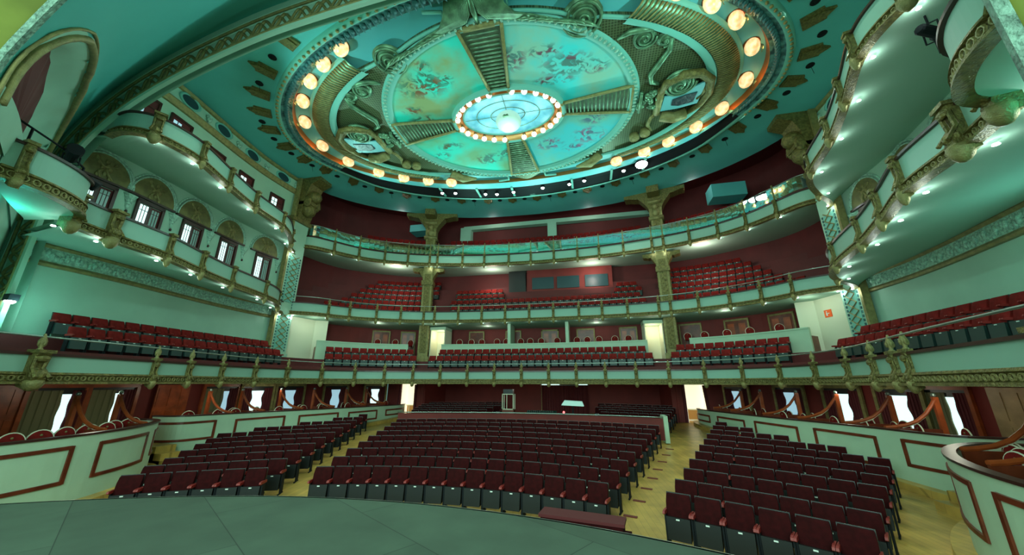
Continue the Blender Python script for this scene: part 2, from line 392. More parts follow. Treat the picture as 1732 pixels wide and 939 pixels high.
def surf(t_, z):   # half width of the splayed surface at fraction t_ and height z
    k = min(K-1, max(0, int(t_*K))); u = t_*K-k; out = []
    for kk in (k, k+1):
        r = vs[kk*n:(kk+1)*n]
        for i in range(n//2-1):
            if r[i][2] <= z <= r[i+1][2]: out.append(-r[i][0]); break
        else: out.append(-r[n//2-8][0])
    return lp(out[0], out[1], u)
for sd, nm in ((-1, 'left'), (1, 'right')):
    t = thing('arched_niche', 'arched dark red niche over the %s stage box' % nm, 'niche', (sd*surf(NCX, NZ0), sy(NCX), NZ0))
    ang = [PI*i/28 for i in range(29)]
    arc = [(-NHW, NZ0)]+[(-NHW, lp(NZ0, NZS, i/6)) for i in range(1, 6)]+[(-NHW*math.cos(a), NZS+2.4*math.sin(a)) for a in ang]+[(NHW, lp(NZS, NZ0, i/6)) for i in range(1, 6)]+[(NHW, NZ0)]
    def P3(du, z, d, g=1, h=1):
        u = min(.99, max(.005, NCX+du*g-(.11 if g < .9 else 0))); zz = NZ0+(z-NZ0)*h; x = surf(u, zz)
        return (sd*(x+d*.55), sy(u)-d*.83, zz)
    m = MB(); m.grid([[P3(u, z, -.03, 1.07, 1.04) for u, z in arc], [P3(u, z, -.04, 1.0, 1.0) for u, z in arc], [P3(u, z, .2, .92, .95) for u, z in arc], [P3(u, z, .45, .74, .84) for u, z in arc]]); obj('reveal', m, M['wall'], t, True)
    m = MB(); c_ = P3(0, NZ0+1.2, .43); pts = [P3(u, z, .43, .74, .84) for u, z in arc]; m.add([c_]+pts, [(0, i+1, i+2) for i in range(len(pts)-1)]); obj('niche_back', m, M['red'], t)
    us_ = [-NHW*1.07+2.14*NHW*i/24 for i in range(25)]; m = MB(); m.grid([[P3(u, 8.55, -.05) for u in us_], [P3(u, 9.35, -.07) for u in us_], [P3(u, 9.35, .6) for u in us_]]); obj('sill', m, M['wall'], t)
    m = MB(); m.tube([P3(u, z, -.05, 1.03, 1.015) for u, z in arc], .10, 8); m.tube([P3(u, z, -.05, 1.08, 1.05) for u, z in arc], .04, 6); obj('moulding', m, M['gold2'], t, True)
# arch band facing the hall, with a running ornament
AB = contour(AM, 150)
def _o(d): return offc(AB, .75-d)
def offc(c, d):
    out = []
    for i in range(len(c)):
        a = c[max(i-1, 0)]; b = c[min(i+1, len(c)-1)]; tx, tz = b[0]-a[0], b[1]-a[1]; l = math.hypot(tx, tz) or 1
        out.append((c[i][0]-tz/l*d, c[i][1]+tx/l*d))
    return out
t = thing('proscenium_arch', 'wide pale green arch band with olive running scroll pattern', 'arch', (0, 7.8, 0))
bands = [(-.02, .0, 8.2, 8.2)]
m = MB(); m.grid([[(x, 7.75, z) for x, z in _o(0)], [(x, 7.75, z) for x, z in _o(.32)], [(x, 7.9, z) for x, z in _o(.36)], [(x, 7.9, z) for x, z in _o(1.15)], [(x, 7.78, z) for x, z in _o(1.2)], [(x, 7.82, z) for x, z in _o(1.3)], [(x, 7.95, z) for x, z in _o(1.3)]])
obj('band', m, M['wall'], t, 'auto')
m = MB()
for d, r in ((.36, .05), (1.18, .05), (.16, .035)): m.tube([(x, 7.8, z) for x, z in _o(d)], r, 5)
obj('gilded_line', m, M['gold2'], t, True)
m = MB(); c1 = [(p[0], p[1]) for p in resample(AB, .09)]
def wav(ph, r):
    o1 = offc(c1, -.02); pts = []
    for i in range(len(c1)):
        s = math.sin(i*.09*2*PI/.85+ph)*.27; a = c1[max(i-1, 0)]; b = c1[min(i+1, len(c1)-1)]; tx, tz = b[0]-a[0], b[1]-a[1]; l = math.hypot(tx, tz) or 1
        pts.append((o1[i][0]-tz/l*s, 7.86, o1[i][1]+tx/l*s))
    m.tube(pts, r, 4)
wav(0, .06); wav(PI*.62, .05)
obj('scroll_pattern', m, M['gold2'], t, True)
# spandrel wall between arch and ceiling
m = MB(); top = offc(AB, -.3); m.grid([[(x, 8.3, z) for x, z in top], [(x, 8.3, max(z+.02, 18.7)) if abs(x) < 14.5 else (x+(2.2 if x > 0 else -2.2), 8.3, z) for x, z in top]])
struct('wall_arch', m, M['wall'], 'wall above the arch band', 'wall')
# proscenium reveal seen from the stage side (yellow green), with white carved edge
PB = contour(PC, 100)
m = MB(); m.grid([[(x, 3.42, z) for x, z in PB], [(x*1.0, .6, z) for x, z in PB]]); struct('wall_proscenium', m, mat('yellow_green_reveal', (.20, .23, .04), .6, var=.2, scale=.8), 'yellow green inner face of the proscenium', 'wall', smooth=True)
PMM = mat('dim_white_relief', (.16, .26, .20), .7, var=.4, scale=9, bump=1, bscale=16)
t = thing('proscenium_moulding', 'white carved edge moulding of the proscenium opening', 'moulding', (0, 3.4, 0))
m = MB(); m.grid([[(x, 3.30, z) for x, z in offc(PB, -.02)], [(x, 3.38, z) for x, z in offc(PB, -.06)], [(x, 3.48, z) for x, z in offc(PB, .0)], [(x, 3.46, z) for x, z in offc(PB, .1)]]); obj('band', m, PMM, t)
m = MB()
for k, (x, z, a) in enumerate(resample(PB, .22)): m.T = Matrix.Translation((x, 3.39, z)) @ Matrix.Rotation(-a, 4, 'Y'); m.ball(0, 0, .03, .08, .08, .05, 6, 4)
obj('carved_leaves', m, PMM, t, True)
# ---------------------------------------------------------------- balconies
R1c = horseshoe([(10.2, 5.2), (10.5, 6.4), (10.8, 7.7), (11.3, 9.8), (11.7, 11.3), (12.15, 12.9), (12.55, 14.8), (12.6, 16.6), (12.2, 18.6), (11.2, 20.2), (9.6, 21.4), (7.6, 22.2), (5, 22.7), (2.5, 22.85), (0, 22.9)])
R2c = horseshoe([(17.1, 20.9), (15.6, 21.9), (14.6, 23.2), (13.2, 24.5), (11.4, 25.6), (9.4, 26.4), (7, 26.9), (4, 27.2), (0, 27.3)])
R3c = horseshoe([(17.15, 21.2), (16.4, 21.6), (15.6, 22.75), (14.5, 24.3), (13.0, 25.6), (11.3, 26.5), (9.4, 27.2), (7, 27.8), (4, 28.3), (0, 28.5)])
def sidec(pts, s):
    c = catmull(pts, 6)   # listed from the pilaster towards the stage
    return [(-x, y) for x, y in c[::-1]] if s < 0 else c
B2p = [(17.1, 20.6), (16.4, 19.4), (15.2, 18.3), (14.2, 17.0), (13.6, 15.3), (13.1, 13.3), (12.4, 11.3), (11.75, 9.6), (11.5, 7.9), (11.15, 6.6)]
B3p = [(17.1, 20.7), (16.5, 19.6), (15.4, 18.5), (14.2, 16.8), (13.6, 14.2), (12.85, 12.0), (12.1, 10.1), (12.0, 9.0), (12.25, 8.25), (12.9, 7.9), (13.7, 7.95)]
R1posts = [(-10.58,6.75),(-11.36,10.0),(-11.74,11.45),(-12.2,13.15),(-12.56,15.15),(-12.5,17.08),(-11.93,19.05),(-10.75,20.55),(-9.26,21.54),(-7.58,22.2),(-5.82,22.54),(-4.02,22.76),(-2.23,22.86),(-.46,22.89),(1.27,22.87),(2.97,22.82),(4.7,22.72),(6.43,22.42),(8.14,21.98),(9.79,21.26),(11.22,20.18),(12.18,18.63),(12.58,16.7),(12.54,14.7),(12.14,12.85),(11.76,11.5),(11.59,10.8),(10.58,6.75)]
R2posts = [(-15.1,22.6),(-14.08,23.68),(-12.54,24.9),(-10.92,25.79),(-9.22,26.44),(-8.35,26.62),(-6.43,26.96),(-4.5,27.15),(-2.58,27.24),(-.64,27.28),(1.26,27.27),(3.22,27.22),(4.94,27.1),(6.76,26.92),(8.87,26.51),(9.61,26.32),(11.27,25.65),(12.86,24.7),(14.22,23.56),(15.3,22.3)]
R3posts = [(-15.58,22.78),(-14.44,24.35),(-12.87,25.68),(-11.16,26.56),(-9.41,27.2),(-8.75,27.35),(-6.62,27.86),(-4.72,28.18),(-2.56,28.37),(-.64,28.47),(1.35,28.43),(3.33,28.33),(5.08,28.12),(6.98,27.8),(9.05,27.28),(9.84,27.04),(11.53,26.38),(13.16,25.46),(14.52,24.28),(15.62,22.7)]
B2posts = [(15.0,18.0),(13.8,15.9),(13.15,13.4),(12.43,11.4),(11.77,9.66)]
B3posts = [(15.6,18.7),(14.1,16.4),(13.5,14.0),(12.8,11.9),(12.05,10.05)]
def post_mb(h, big=1.0, finial=False, drop=.25):
    # h: height from the soffit to the rim; local: +y points to the hall, z=0 at the soffit
    m = MB(); w = .085*big
    prof = [(-.06, h+.03), (.12*big, h+.05), (.14*big, h-.05), (.09*big, h-.14), (.07*big, h*.55), (.10*big, h*.42), (.15*big, h*.3), (.18*big, h*.16), (.15*big, .02), (.12*big, -drop*.6), (-.06, -.05)]
    m.prism([(y, z) for y, z in prof], -w, w, 'yzx')
    m.box(-w*1.35, w*1.35, -.04, .17*big, h-.02, h+.07)
    for sx in (-1, 1):
        m.tube([(sx*w*.9, .12*big, h-.1), (sx*w*.8, .10*big, h*.5), (sx*w*1.05, .22*big, h*.2)], .025*big, 5)
    m.ball(0, .12*big, h*.28, w*1.2, .10*big, .09*big, 8, 5)
    m.ball(0, .14*big, h-.16, w*1.1, .07, .09, 6, 4)
    return m
def pendant_mb(big=1.0, drop=.25):
    m = MB(); r = .10*big
    m.lathe([(r*.7, .12), (r*1.15, .08), (r*1.2, .0), (r*.95, -drop*.55), (r*.5, -drop*.9), (.02, -drop)], 10, 1, 1, 0, .10*big, 0); return m
def finial_mb(h=.48):
    m = MB(); m.lathe([(.08, 0), (.08, .05), (.04, .10), (.075, .2), (.09, .28), (.05, .38), (.02, h)], 8, 1, 1, 0, .04, 0)
    for k in range(4): m.ball(.07*math.cos(k*PI/2), .04+.07*math.sin(k*PI/2), .22, .035, .035, .08, 5, 4)
    return m
LAMP_W = []
def balcony(label, path, posts, zr, zpan, zcor, zpend, kind, back, group=None, bigs=(), lights=0, ends=()):
    t = thing('balcony', label, 'balcony', (0, 0, 0))
    m = MB(); sweep(m, path, [(.0, zpan-.03), (.0, zr-.06), (-.12, zr-.06), (-.12, zpan-.03)]); obj('front_panel', m, M['panel'], t)
    m = MB(); sweep(m, path, [(.07, zr-.07), (.07, zr), (-.2, zr), (-.2, zr-.07)]); obj('top_rail', m, M['dwood'], t)
    m = MB(); sweep(m, path, [(.0, zpan), (.10, zpan), (.12, zpan-.06), (.05, zpan-.08), (.06, zcor+.08), (.14, zcor+.06), (.15, zcor), (-.1, zcor)]); 
    obj('gilded_cornice', m, M['gold'], t)
    h = zpan-.08-zcor-.08; st = h*1.0
    m = MB()
    for k, (x, y, a) in enumerate(resample(path, max(.2, st))):
        m.T = Matrix.Translation((x+math.sin(a)*.075, y-math.cos(a)*.075, (zpan-.08+zcor+.08)/2)) @ Matrix.Rotation(a, 4, 'Z')
        m.grid([[(r*h*.5*math.cos(q), dd, r*h*.5*math.sin(q)) for q in [2*PI*j/8 for j in range(8)]] for r, dd in ((1.0, 0), (.92, -.03), (.68, -.03), (.6, 0))], True)
    obj('ring_ornament', m, M['gold2'], t)
    pm = {}
    for i, (x, y) in enumerate(posts):
        nx, ny = near_on(path, x, y); rz = math.atan2(ny, nx)-PI/2; big = 1.7 if i in bigs else 1.0
        key = (big,)
        if key not in pm: pm[key] = (mesh_of('post', post_mb(zr-zcor, big), M['gold']), mesh_of('pendant', pendant_mb(big, zcor-zpend), M['gold2'], True), mesh_of('finial', finial_mb(), M['gold2'], True))
        a, b, c = pm[key]
        o = bpy.data.objects.new('post', a); COL.objects.link(o); o.parent = t; o.location = (x, y, zcor); o.rotation_euler = (0, 0, rz)
        for nm, me, dz, on in (('pendant', b, 0, True), ('finial', c, zr-zcor+.02, kind == 'finial')):
            if on:
                g = bpy.data.objects.new(nm, me); COL.objects.link(g); g.parent = o; g.location = (0, 0, dz)
    if kind == 'finial':
        m = MB(); m.tube([(x+n_[0]*.04, y+n_[1]*.04, zr+.42) for (x, y), n_ in zip(path, normals(path))], .028, 5); obj('handrail', m, M['steel'], t, True)
    if kind == 'rods':
        m = MB(); 
        for (x, y) in posts: m.box(x-.035, x+.035, y-.035, y+.035, zr, zr+1.1)
        obj('upright_rod', m, M['gold2'], t)
        m = MB(); m.tube([(x, y, zr+.95) for x, y in path], .025, 5); obj('handrail', m, M['steel'], t, True)
        m = MB(); m.grid([[(p[0], p[1], zr+.08) for p in path], [(p[0], p[1], zr+.9) for p in path]]); obj('glass_screen', m, M['glassp'], t)
    return t
# posts lists are given back to the balcony builder for both sides
balcony('long first balcony front with gilded posts and finials over the stalls', R1c, R1posts, 4.07, 3.57, 3.26, 3.08, 'finial', None, bigs=(0, len(R1posts)-1))
balcony('second tier balcony front, pale panels and gilded posts with finials, behind the columns', R2c, R2posts, 8.93, 8.25, 7.98, 7.75, 'finial', None)
balcony('top tier balcony front with glass screen and upright rods', R3c, R3posts, 14.15, 13.4, 13.13, 12.89, 'rods', None)
def ms(p): return [(-x, y) for x, y in p]
for s, nm in ((-1, 'left'), (1, 'right')):
    f = (lambda p: ms(p)) if s < 0 else (lambda p: p)
    balcony('curved lower box balcony on the %s side wall' % nm, sidec(B2p, s), f(B2posts+[(11.5, 7.75), (11.15, 6.6)]), 8.78, 8.08, 7.78, 7.5, 'none', None, bigs=(5, 6))
    balcony('curved upper box balcony on the %s side wall' % nm, sidec(B3p, s), f(B3posts+[(12.15, 8.4)]), 13.35, 12.62, 12.33, 12.05, 'none', None, bigs=(5,))
    sb = catmull([(11.15, 6.7), (10.5, 6.5), (10.0, 5.9), (9.75, 5.2), (9.75, 4.6)], 5)
    c = sb if s > 0 else ms(sb)[::-1]
    balcony('%s stage box balcony with pale curved parapet' % nm, c, f([(9.75, 4.9)]), 9.1, 8.35, 8.0, 7.85, 'none', None)
# slabs (floors and soffits)
def slab(name, front, back, zf0, zb0, th, label, m0=None):
    k = 60; A = [(p[0], p[1]) for p in resample(front, plen(front)/k)]; B = [(p[0], p[1]) for p in resample(back, plen(back)/k)]; n = min(len(A), len(B))
    m = MB(); m.grid([[(p[0], p[1], zf0) for p in A[:n]], [((p[0]+q[0])/2, (p[1]+q[1])/2, (zf0+zb0)/2) for p, q in zip(A[:n], B[:n])], [(q[0], q[1], zb0) for q in B[:n]], [(q[0], q[1], zb0+th) for q in B[:n]], [(p[0], p[1], zf0+th) for p in A[:n]]], False)
    return struct(name, m, m0 or M['soffit'], label, 'ceiling')
def plen(c): return sum(math.hypot(b[0]-a[0], b[1]-a[1]) for a, b in zip(c[:-1], c[1:]))
slab('ceiling_stalls', offset(R1c, -.02), horseshoe([(16.6, 4.6), (17.3, 7), (17.5, 12), (17.5, 18), (17.3, 22), (16, 26), (13.5, 30), (10, 32), (5, 32), (0, 32)]), 3.27, 3.3, .4, 'pale soffit under the first balcony')
slab('ceiling_second_tier', offset(R2c, -.02), horseshoe([(18.9, 21.0), (19.3, 22.4), (19.3, 25), (18, 28.2), (15, 30.6), (11, 32.2), (6, 32.5), (0, 32.5)]), 7.98, 7.9, .4, 'pale soffit under the second balcony')
slab('ceiling_third_tier', offset(R3c, -.02), horseshoe([(18.9, 21.3), (19.3, 22.4), (19.3, 25), (18, 28.2), (15, 30.6), (11, 32.2), (6, 32.5), (0, 32.5)]), 13.14, 13.6, .35, 'pale soffit under the top balcony')
for s, nm in ((-1, 'left'), (1, 'right')):
    back = catmull([(17.5, 20.9), (17.6, 19.5), (17.6, 17), (17.3, 15), (16.8, 13), (16.6, 11), (16.4, 9), (16.4, 7.9)], 5); back = ms(back)[::-1] if s < 0 else back
    slab('ceiling_box_'+nm, offset(sidec(B2p, s), -.02), back, 7.79, 8.44, .2, 'pale soffit under the lower %s boxes' % nm)
    slab('ceiling_upper_box_'+nm, offset(sidec(B3p, s), -.02), back, 12.34, 13.1, .2, 'pale soffit under the upper %s boxes' % nm)
    sbk = catmull([(12.6, 6.4), (12.4, 6.3), (12, 6.0), (11.3, 5.5), (10.4, 4.9)], 5)
    c = sb if s > 0 else ms(sb)[::-1]; k = sbk if s > 0 else ms(sbk)[::-1]
    slab('ceiling_stage_box_'+nm, c, k, 8.01, 8.01, .2, 'cyan soffit under the %s stage box' % nm)
# first tier terraces
F1 = horseshoe([(14.6, 6.5), (14.9, 9.6), (15.1, 14), (15.2, 18.5), (15.0, 20.8), (14.3, 22.2), (12.5, 23.7), (10.3, 25), (7.3, 25.8), (4, 26.15), (0, 26.3)])
K1 = horseshoe([(15.7, 6.5), (16.0, 9.6), (16.15, 14), (16.25, 18.5), (16.0, 21.3), (15.2, 22.8), (13.2, 24.7), (10.7, 26.1), (7.5, 26.9), (4, 27.2), (0, 27.35)])
m = MB(); sweep(m, offset(F1, .7), [(0, 3.7), (0, 4.35), (-1.2, 4.35), (-1.2, 3.7)])
sweep(m, offset(K1, .55), [(0, 4.3), (0, 4.92), (-2.6, 4.92), (-2.6, 4.3)])
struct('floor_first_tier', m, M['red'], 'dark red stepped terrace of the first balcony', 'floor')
# box parapets behind the first-tier seats
def seg(curve, a, b): return [p for p in curve if a <= p[0] <= b]
PW = [(-8.0, 27.5), (-4, 27.95), (0, 28.1), (4, 27.95), (8.0, 27.5)]
side_p = [(10.7, 27.0), (12.2, 26.3), (14.1, 24.9), (15.9, 22.9)]
for nm, pth in (('centre', catmull(PW, 4)), ('left', catmull(ms(side_p)[::-1], 4)), ('right', catmull(side_p, 4))):
    if nm == 'right': pth = pth
    m = MB(); N = normals(pth); sg = 1 if nm != 'right' else 1
    sweep(m, pth, [(0, 4.9), (0, 6.28), (.05, 6.28), (.05, 6.36), (-.2, 6.36), (-.15, 4.9)])
    tag(obj('box_parapet', m, M['box']), 'pale green box parapet behind the %s seats of the first balcony' % nm, 'parapet')
BB = horseshoe([(17.6, 21.8), (17.4, 24), (15.5, 27.2), (12.5, 29.3), (9.8, 30), (5, 30.6), (0, 30.7)])
struct('wall_back_first_tier', wallstrip(BB, 4.6, 8.0), M['redlit'], 'dark red wall behind the first-tier boxes', 'wall')
# wooden doors on that wall
tri = 0
for (x, y, rz, wd, bright) in [(-14.0, 28.2, .62, 1.3, 1), (-12.0, 29.3, .42, 1.1, 1), (-10.2, 29.8, .2, 1.1, 1), (-5.9, 30.35, .05, 1.2, 0), (-2.6, 30.5, .03, 1.2, 0), (.6, 30.55, 0, 1.3, 1), (3.6, 30.5, -.04, 1.3, 0), (7.0, 30.25, -.12, 1.2, 1), (11.5, 29.5, -.4, 1.4, 0), (14.2, 28.0, -.65, 1.4, 1), (16.2, 26.1, -.95, 1.4, 1)]:
    side = 'left' if x < -9 else 'right' if x > 9 else 'centre'
    t = thing('box_door', 'brown panelled door on the red wall of the %s first-tier boxes' % side, 'door', (x, y, 4.92), rz, 'panelled doors behind the first-tier boxes')
    t['label'] = 'brown panelled door behind first-tier boxes, %s from the left end' % ORD[tri]; tri += 1; del t['group']
    m = MB(); m.box(-wd/2, wd/2, -.06, .0, 0, 2.7); part('door_leaf', m, M['wood'], t)
    m = MB(); 
    for sx in (-1, 1):
        for z0, z1 in ((.2, 1.1), (1.3, 2.5)): m.box(sx*wd*.25-wd*.15, sx*wd*.25+wd*.15, -.1, -.055, z0, z1)
    part('door_panels', m, M['wood2'] if bright else M['wood'], t)
    m = MB(); m.box(-wd/2-.1, -wd/2, -.1, 0, 0, 2.8); m.box(wd/2, wd/2+.1, -.1, 0, 0, 2.8); m.box(-wd/2-.1, wd/2+.1, -.1, 0, 2.7, 2.82); part('door_frame', m, M['gold2'], t)
# pale piers dividing the boxes, pale door recesses beside the columns, end walls
for x, y, l in ((-2.45, 28.15, 'left'), (2.2, 28.1, 'right')):
    m = MB(); m.box(x-.12, x+.12, y-.1, y+1.6, 6.3, 8.0); tag(obj('box_divider', m, M['box']), 'pale pier dividing the central first-tier boxes, %s one' % l, 'divider')
for s, l in ((-1, 'left'), (1, 'right')):
    t = thing('doorway', 'bright cream doorway beside the %s column on the first balcony' % l, 'doorway', (s*8.6, 28.2, 4.92))
    m = MB(); m.box(-.62, .62, 1.2, 1.3, 0, 2.9); m.box(-.66, -.6, -.2, 1.3, 0, 2.9); m.box(.6, .66, -.2, 1.3, 0, 2.9); part('doorway_wall', m, M['cream'], t)
    m = MB(); m.box(-.7, .7, -.25, 1.2, 2.7, 2.95); part('lintel', m, M['box'], t)
    pl = point('doorway_lamp', (s*8.6, 28.6, 7.2), 22, (1, .95, .75), .08)
    m = MB(); a = [(s*17.3, 21.3), (s*17.0, 22.6), (s*16.0, 24.2)]; 
    if s > 0: a = a[::-1]
    m = MB(); pts = [(s*17.25, 21.2), (s*16.75, 23.4), (s*16.0, 23.9)]
    m.grid([[(x, y, 4.9) for x, y in pts], [(x, y, 8.0) for x, y in pts]]); struct('wall_%s_end' % l, m, M['cream'], 'pale end wall beside the %s pilaster' % l, 'wall')
    point('end_wall_lamp', (s*16.0, 22.4, 7.5), 14, (.85, 1, .8), .08)
t = thing('exit_sign', 'small orange square exit sign on the pale right end wall', 'sign', (16.9, 22.66, 7.05), math.atan2(2.2, -.5)-PI)
m = MB(); m.box(-.22, .22, -.02, .03, -.2, .2); part('sign_plate', m, mat('orange_sign', (.75, .10, .01), .4, emit=.25), t)
m = MB(); m.box(-.1, -.02, .03, .04, -.12, .05); m.ball(-.06, .035, .1, .035, .01, .035, 6, 4); m.box(.0, .1, .03, .04, -.02, .02); m.box(.0, .06, .03, .04, -.12, -.08); part('sign_figure', m, M['plate'], t)
m = MB(); m.box(-.1, -.02, -.03, -.02, -.12, .05); m.ball(-.06, -.025, .1, .035, .01, .035, 6, 4); m.box(.0, .1, -.03, -.02, -.02, .02); part('sign_figure', m, M['plate'], t)
# second tier: raked floor and centre wall with control room windows
G2 = horseshoe([(18.2, 22.2), (17.6, 24.0), (15.6, 26.2), (12.6, 27.9), (9.5, 28.6), (5, 28.9), (0, 29.0)])
m = MB()
for i in range(6): sweep(m, offset(G2, .5-.6*i), [(0, 8.4), (0, 8.85+.62*i), (-.65, 8.85+.62*i), (-.65, 8.4)])
struct('floor_second_tier', m, M['red'], 'dark red raked terrace of the second tier', 'floor')
t = thing('control_room', 'dark red control room wall with dark windows at the back of the second tier', 'room', (2.2, 31.3, 8.5))
m = MB(); m.box(-3.7, 4.0, 0, .2, .3, 5.0); part('room_wall', m, M['redlit'], t)
m = MB()
for x0 in (-3.2, -.9, 1.6): m.box(x0, x0+2.0, -.06, .0, 3.1, 4.2)
part('window_pane', m, mat('dark_glass', (.01, .05, .06), .45), t)
m = MB(); m.box(-5.4, -3.8, -.1, .0, .3, 4.9); part('dark_doorway', m, M['black'], t)
# top tier: raked floor, red walls, pale beam
G3 = horseshoe([(18.0, 22.6), (17.0, 25.0), (14.6, 27.2), (11.6, 28.7), (8, 29.6), (4, 30.1), (0, 30.2)])
m = MB()
for i in range(3): sweep(m, offset(G3, .7-.55*i), [(0, 13.7), (0, 14.75+.5*i), (-.6, 14.75+.5*i), (-.6, 13.7)])
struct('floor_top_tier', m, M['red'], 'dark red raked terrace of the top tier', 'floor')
t = thing('ceiling_beam', 'pale beam and uprights across the red wall of the top tier', 'beam', (0, 31.6, 14.3))
m = MB()
m.box(-8.0, 10.4, -.1, .5, 3.95, 4.35)
m.box(-8.3, -7.2, -.2, .5, .4, 4.2); m.box(.55, 1.4, -.16, .5, .5, 4.2)
part('beam', m, M['wall'], t)
# pale ceiling boxes over the top tier
for x, y, z, sx, sz, l in ((-11.9, 29.2, 17.9, 1.7, .7, 'left'), (15.0, 27.0, 17.6, 2.4, 1.1, 'right')):
    m = MB(); m.box(x-sx/2, x+sx/2, y, y+1.4, z-sz/2, z+sz/2); tag(obj('ceiling_box', m, M['ceil']), 'pale boxed duct under the ceiling of the top tier, %s side' % l, 'duct')
# ---------------------------------------------------------------- columns
def capital_bracket(m, z0, z1, reach, w=.35):
    # curved brackets on both sides in the x direction
    for s in (-1, 1):
        q = [(s*(.40+(reach-.5)*(1-math.cos(PI/2*k/8))), z0+(z1-z0-.3)*math.sin(PI/2*k/8)) for k in range(9)]
        q = q[:5]+[(q[5][0], q[5][1]+.12)]+q[6:]
        pts = [(s*.3, z0)]+q+[(s*reach, z1-.26), (s*reach, z1), (s*.3, z1)]
        m.prism([(x, z) for x, z in pts], -w, w, 'xzy')
for s, l in ((-1, 'left'), (1, 'right')):
    t = thing('column', 'tall gilded square column on the %s of the centre, rising through the tiers' % l, 'column', (s*9.75, 27.9, 4.9), s*-.25)
    m = MB(); m.box(-.40, .40, -.40, .40, 0, 11.9); m.box(-.52, .52, -.52, .52, 0, .5); m.box(-.47, .47, -.47, .47, 11.2, 11.9); part('shaft', m, M['gold2'], t)
    m = MB()
    for z0, z1 in ((.8, 3.4), (4.2, 7.6), (9.4, 11.1)):
        for a in range(4):
            m.T = Matrix.Rotation(a*PI/2, 4, 'Z')
            m.box(-.26, .26, -.44, -.40, z0, z1)
            k = 0; z = z0+.1
            while z < z1-.15: m.ball(-.1 if k % 2 else .1, -.45, z, .09, .03, .1, 5, 4); z += .2; k += 1
    m.T = Matrix.Identity(4); part('carved_panel', m, M['gold'], t)
    m = MB(); capital_bracket(m, 6.9, 8.15, 1.35); m.box(-.5, .5, -.5, .5, 6.6, 7.0); part('lower_bracket', m, M['gold'], t)
    m = MB(); m.box(-.55, .55, -.6, .55, 10.9, 11.15)
    m.ball(0, -.45, 11.5, .32, .25, .4, 10, 6); m.ball(0, -.52, 12.0, .22, .2, .25, 10, 6); m.ball(-.3, -.4, 11.7, .14, .14, .35, 8, 5); m.ball(.3, -.4, 11.7, .14, .14, .35, 8, 5); m.box(-.5, .5, -.75, .4, 12.3, 12.5)
    part('carved_figure', m, M['gold2'], t, True)
    m = MB(); capital_bracket(m, 11.3, 13.45, 2.3, .45); m.box(-.45, .45, -1.4, .45, 12.9, 13.45); m.box(-.4, .4, -.4, .4, 11.5, 13.4); part('capital', m, M['gold'], t)
# side pilasters with lattice panel
for s, l in ((-1, 'left'), (1, 'right')):
    t = thing('pilaster', 'broad %s pilaster with carved lattice panel and gilded edge' % l, 'pilaster', (s*17.0, 20.55, 4.9))
    m = MB(); m.box(-.12, .12, -.7, .72, 0, 13.5); m.box(-.22, .2, -.8, .8, 0, .35); part('shaft', m, M['wall'], t)
    m = MB(); m.box(-.17, .17, -.78, -.62, .3, 13.4); part('gilded_edge', m, M['gold2'], t)
    m = MB(); xo = -s*.13
    for z0, z1 in ((.6, 3.0), (3.9, 7.2)):
        m.box(xo-.02, xo+.02, -.36, .42, z0, z1)
    part('panel_ground', m, M['bead'], t)
    m = MB()
    z = .6
    while z < 7.1:
        if z < 2.9 or z > 3.9:
            for sg in (-1, 1): m.tube([(xo-s*.04, -.3 if sg > 0 else .36, z), (xo-s*.04, .36 if sg > 0 else -.3, z+.42)], .028, 4)
            m.ball(xo-s*.04, .03, z+.21, .04, .08, .08, 6, 4)
        z += .42
    part('lattice', m, M['gold2'], t)
    m = MB()
    for yy in (-.45, .52):
        z = .5
        while z < 7.2:
            m.box(xo-.03, xo+.03, yy-.04, yy+.04, z, z+.12); z += .2
    part('bead_pattern', m, M['frieze'], t)
    m = MB(); f = -s
    m.box(-.3, .3, -.95, .95, 9.9, 10.2)
    pr = [(0, 9.9), (f*.35, 10.3), (f*.55, 11.2), (f*.7, 12.2), (f*1.0, 12.9), (f*1.7, 13.2), (f*1.7, 13.45), (0, 13.45)]
    m.prism(pr, -.6, .6, 'xzy'); m.ball(f*.6, 0, 11.0, .5, .55, .6, 10, 6); m.ball(f*.9, 0, 12.0, .55, .5, .5, 10, 6); m.ball(f*.8, .45, 11.5, .3, .25, .5, 8, 5); m.ball(f*.8, -.45, 11.5, .3, .25, .5, 8, 5)
    m.box(min(0, f*1.05), max(0, f*1.05), -.6, .6, 11.25, 11.5)
    part('carved_corbel', m, M['gold'], t, 'auto')
# ---------------------------------------------------------------- the oval ceiling
ov = thing('oval_ceiling_frame', 'large oval ceiling frame with bead moulding, dark floral frieze and glowing copper band', 'ceiling ornament', (0, YC, 18.0))
def ering(m, spec, a0=0, a1=360, n=144):
    # spec: list of (a, b, z) ellipses joined as a strip
    full = a1-a0 >= 359.9; k = n if full else max(8, int(n*(a1-a0)/360)); rows = []
    for a, b, z in spec:
        rows.append([(a*math.cos(math.radians(a0+(a1-a0)*i/k)), YC+b*math.sin(math.radians(a0+(a1-a0)*i/k)), z) for i in range(k if full else k+1)])
    return m.grid(rows, full)
m = MB(); rr_ = []
for (a_, b_, z_) in ((14.3, 7.66, 18.36), (14.25, 7.62, 18.1), (14.05, 7.5, 18.0), (13.88, 7.42, 18.05)): rr_.append([(a_*math.cos(2*PI*k/144), YC+(b_+1.6*slotw(2*PI*k/144))*math.sin(2*PI*k/144), z_) for k in range(144)])
m.grid(rr_, True); obj('outer_moulding', m, M['bead'], ov, True)
m = MB()
for k in range(190):
    a = 2*PI*k/190; m.T = Matrix.Identity(4)
    if math.sin(a) < .33: m.ball(14.08*math.cos(a), YC+7.55*math.sin(a), 18.0, .09, .09, .05, 6, 3)
obj('bead_row', m, M['gold2'], ov, True)
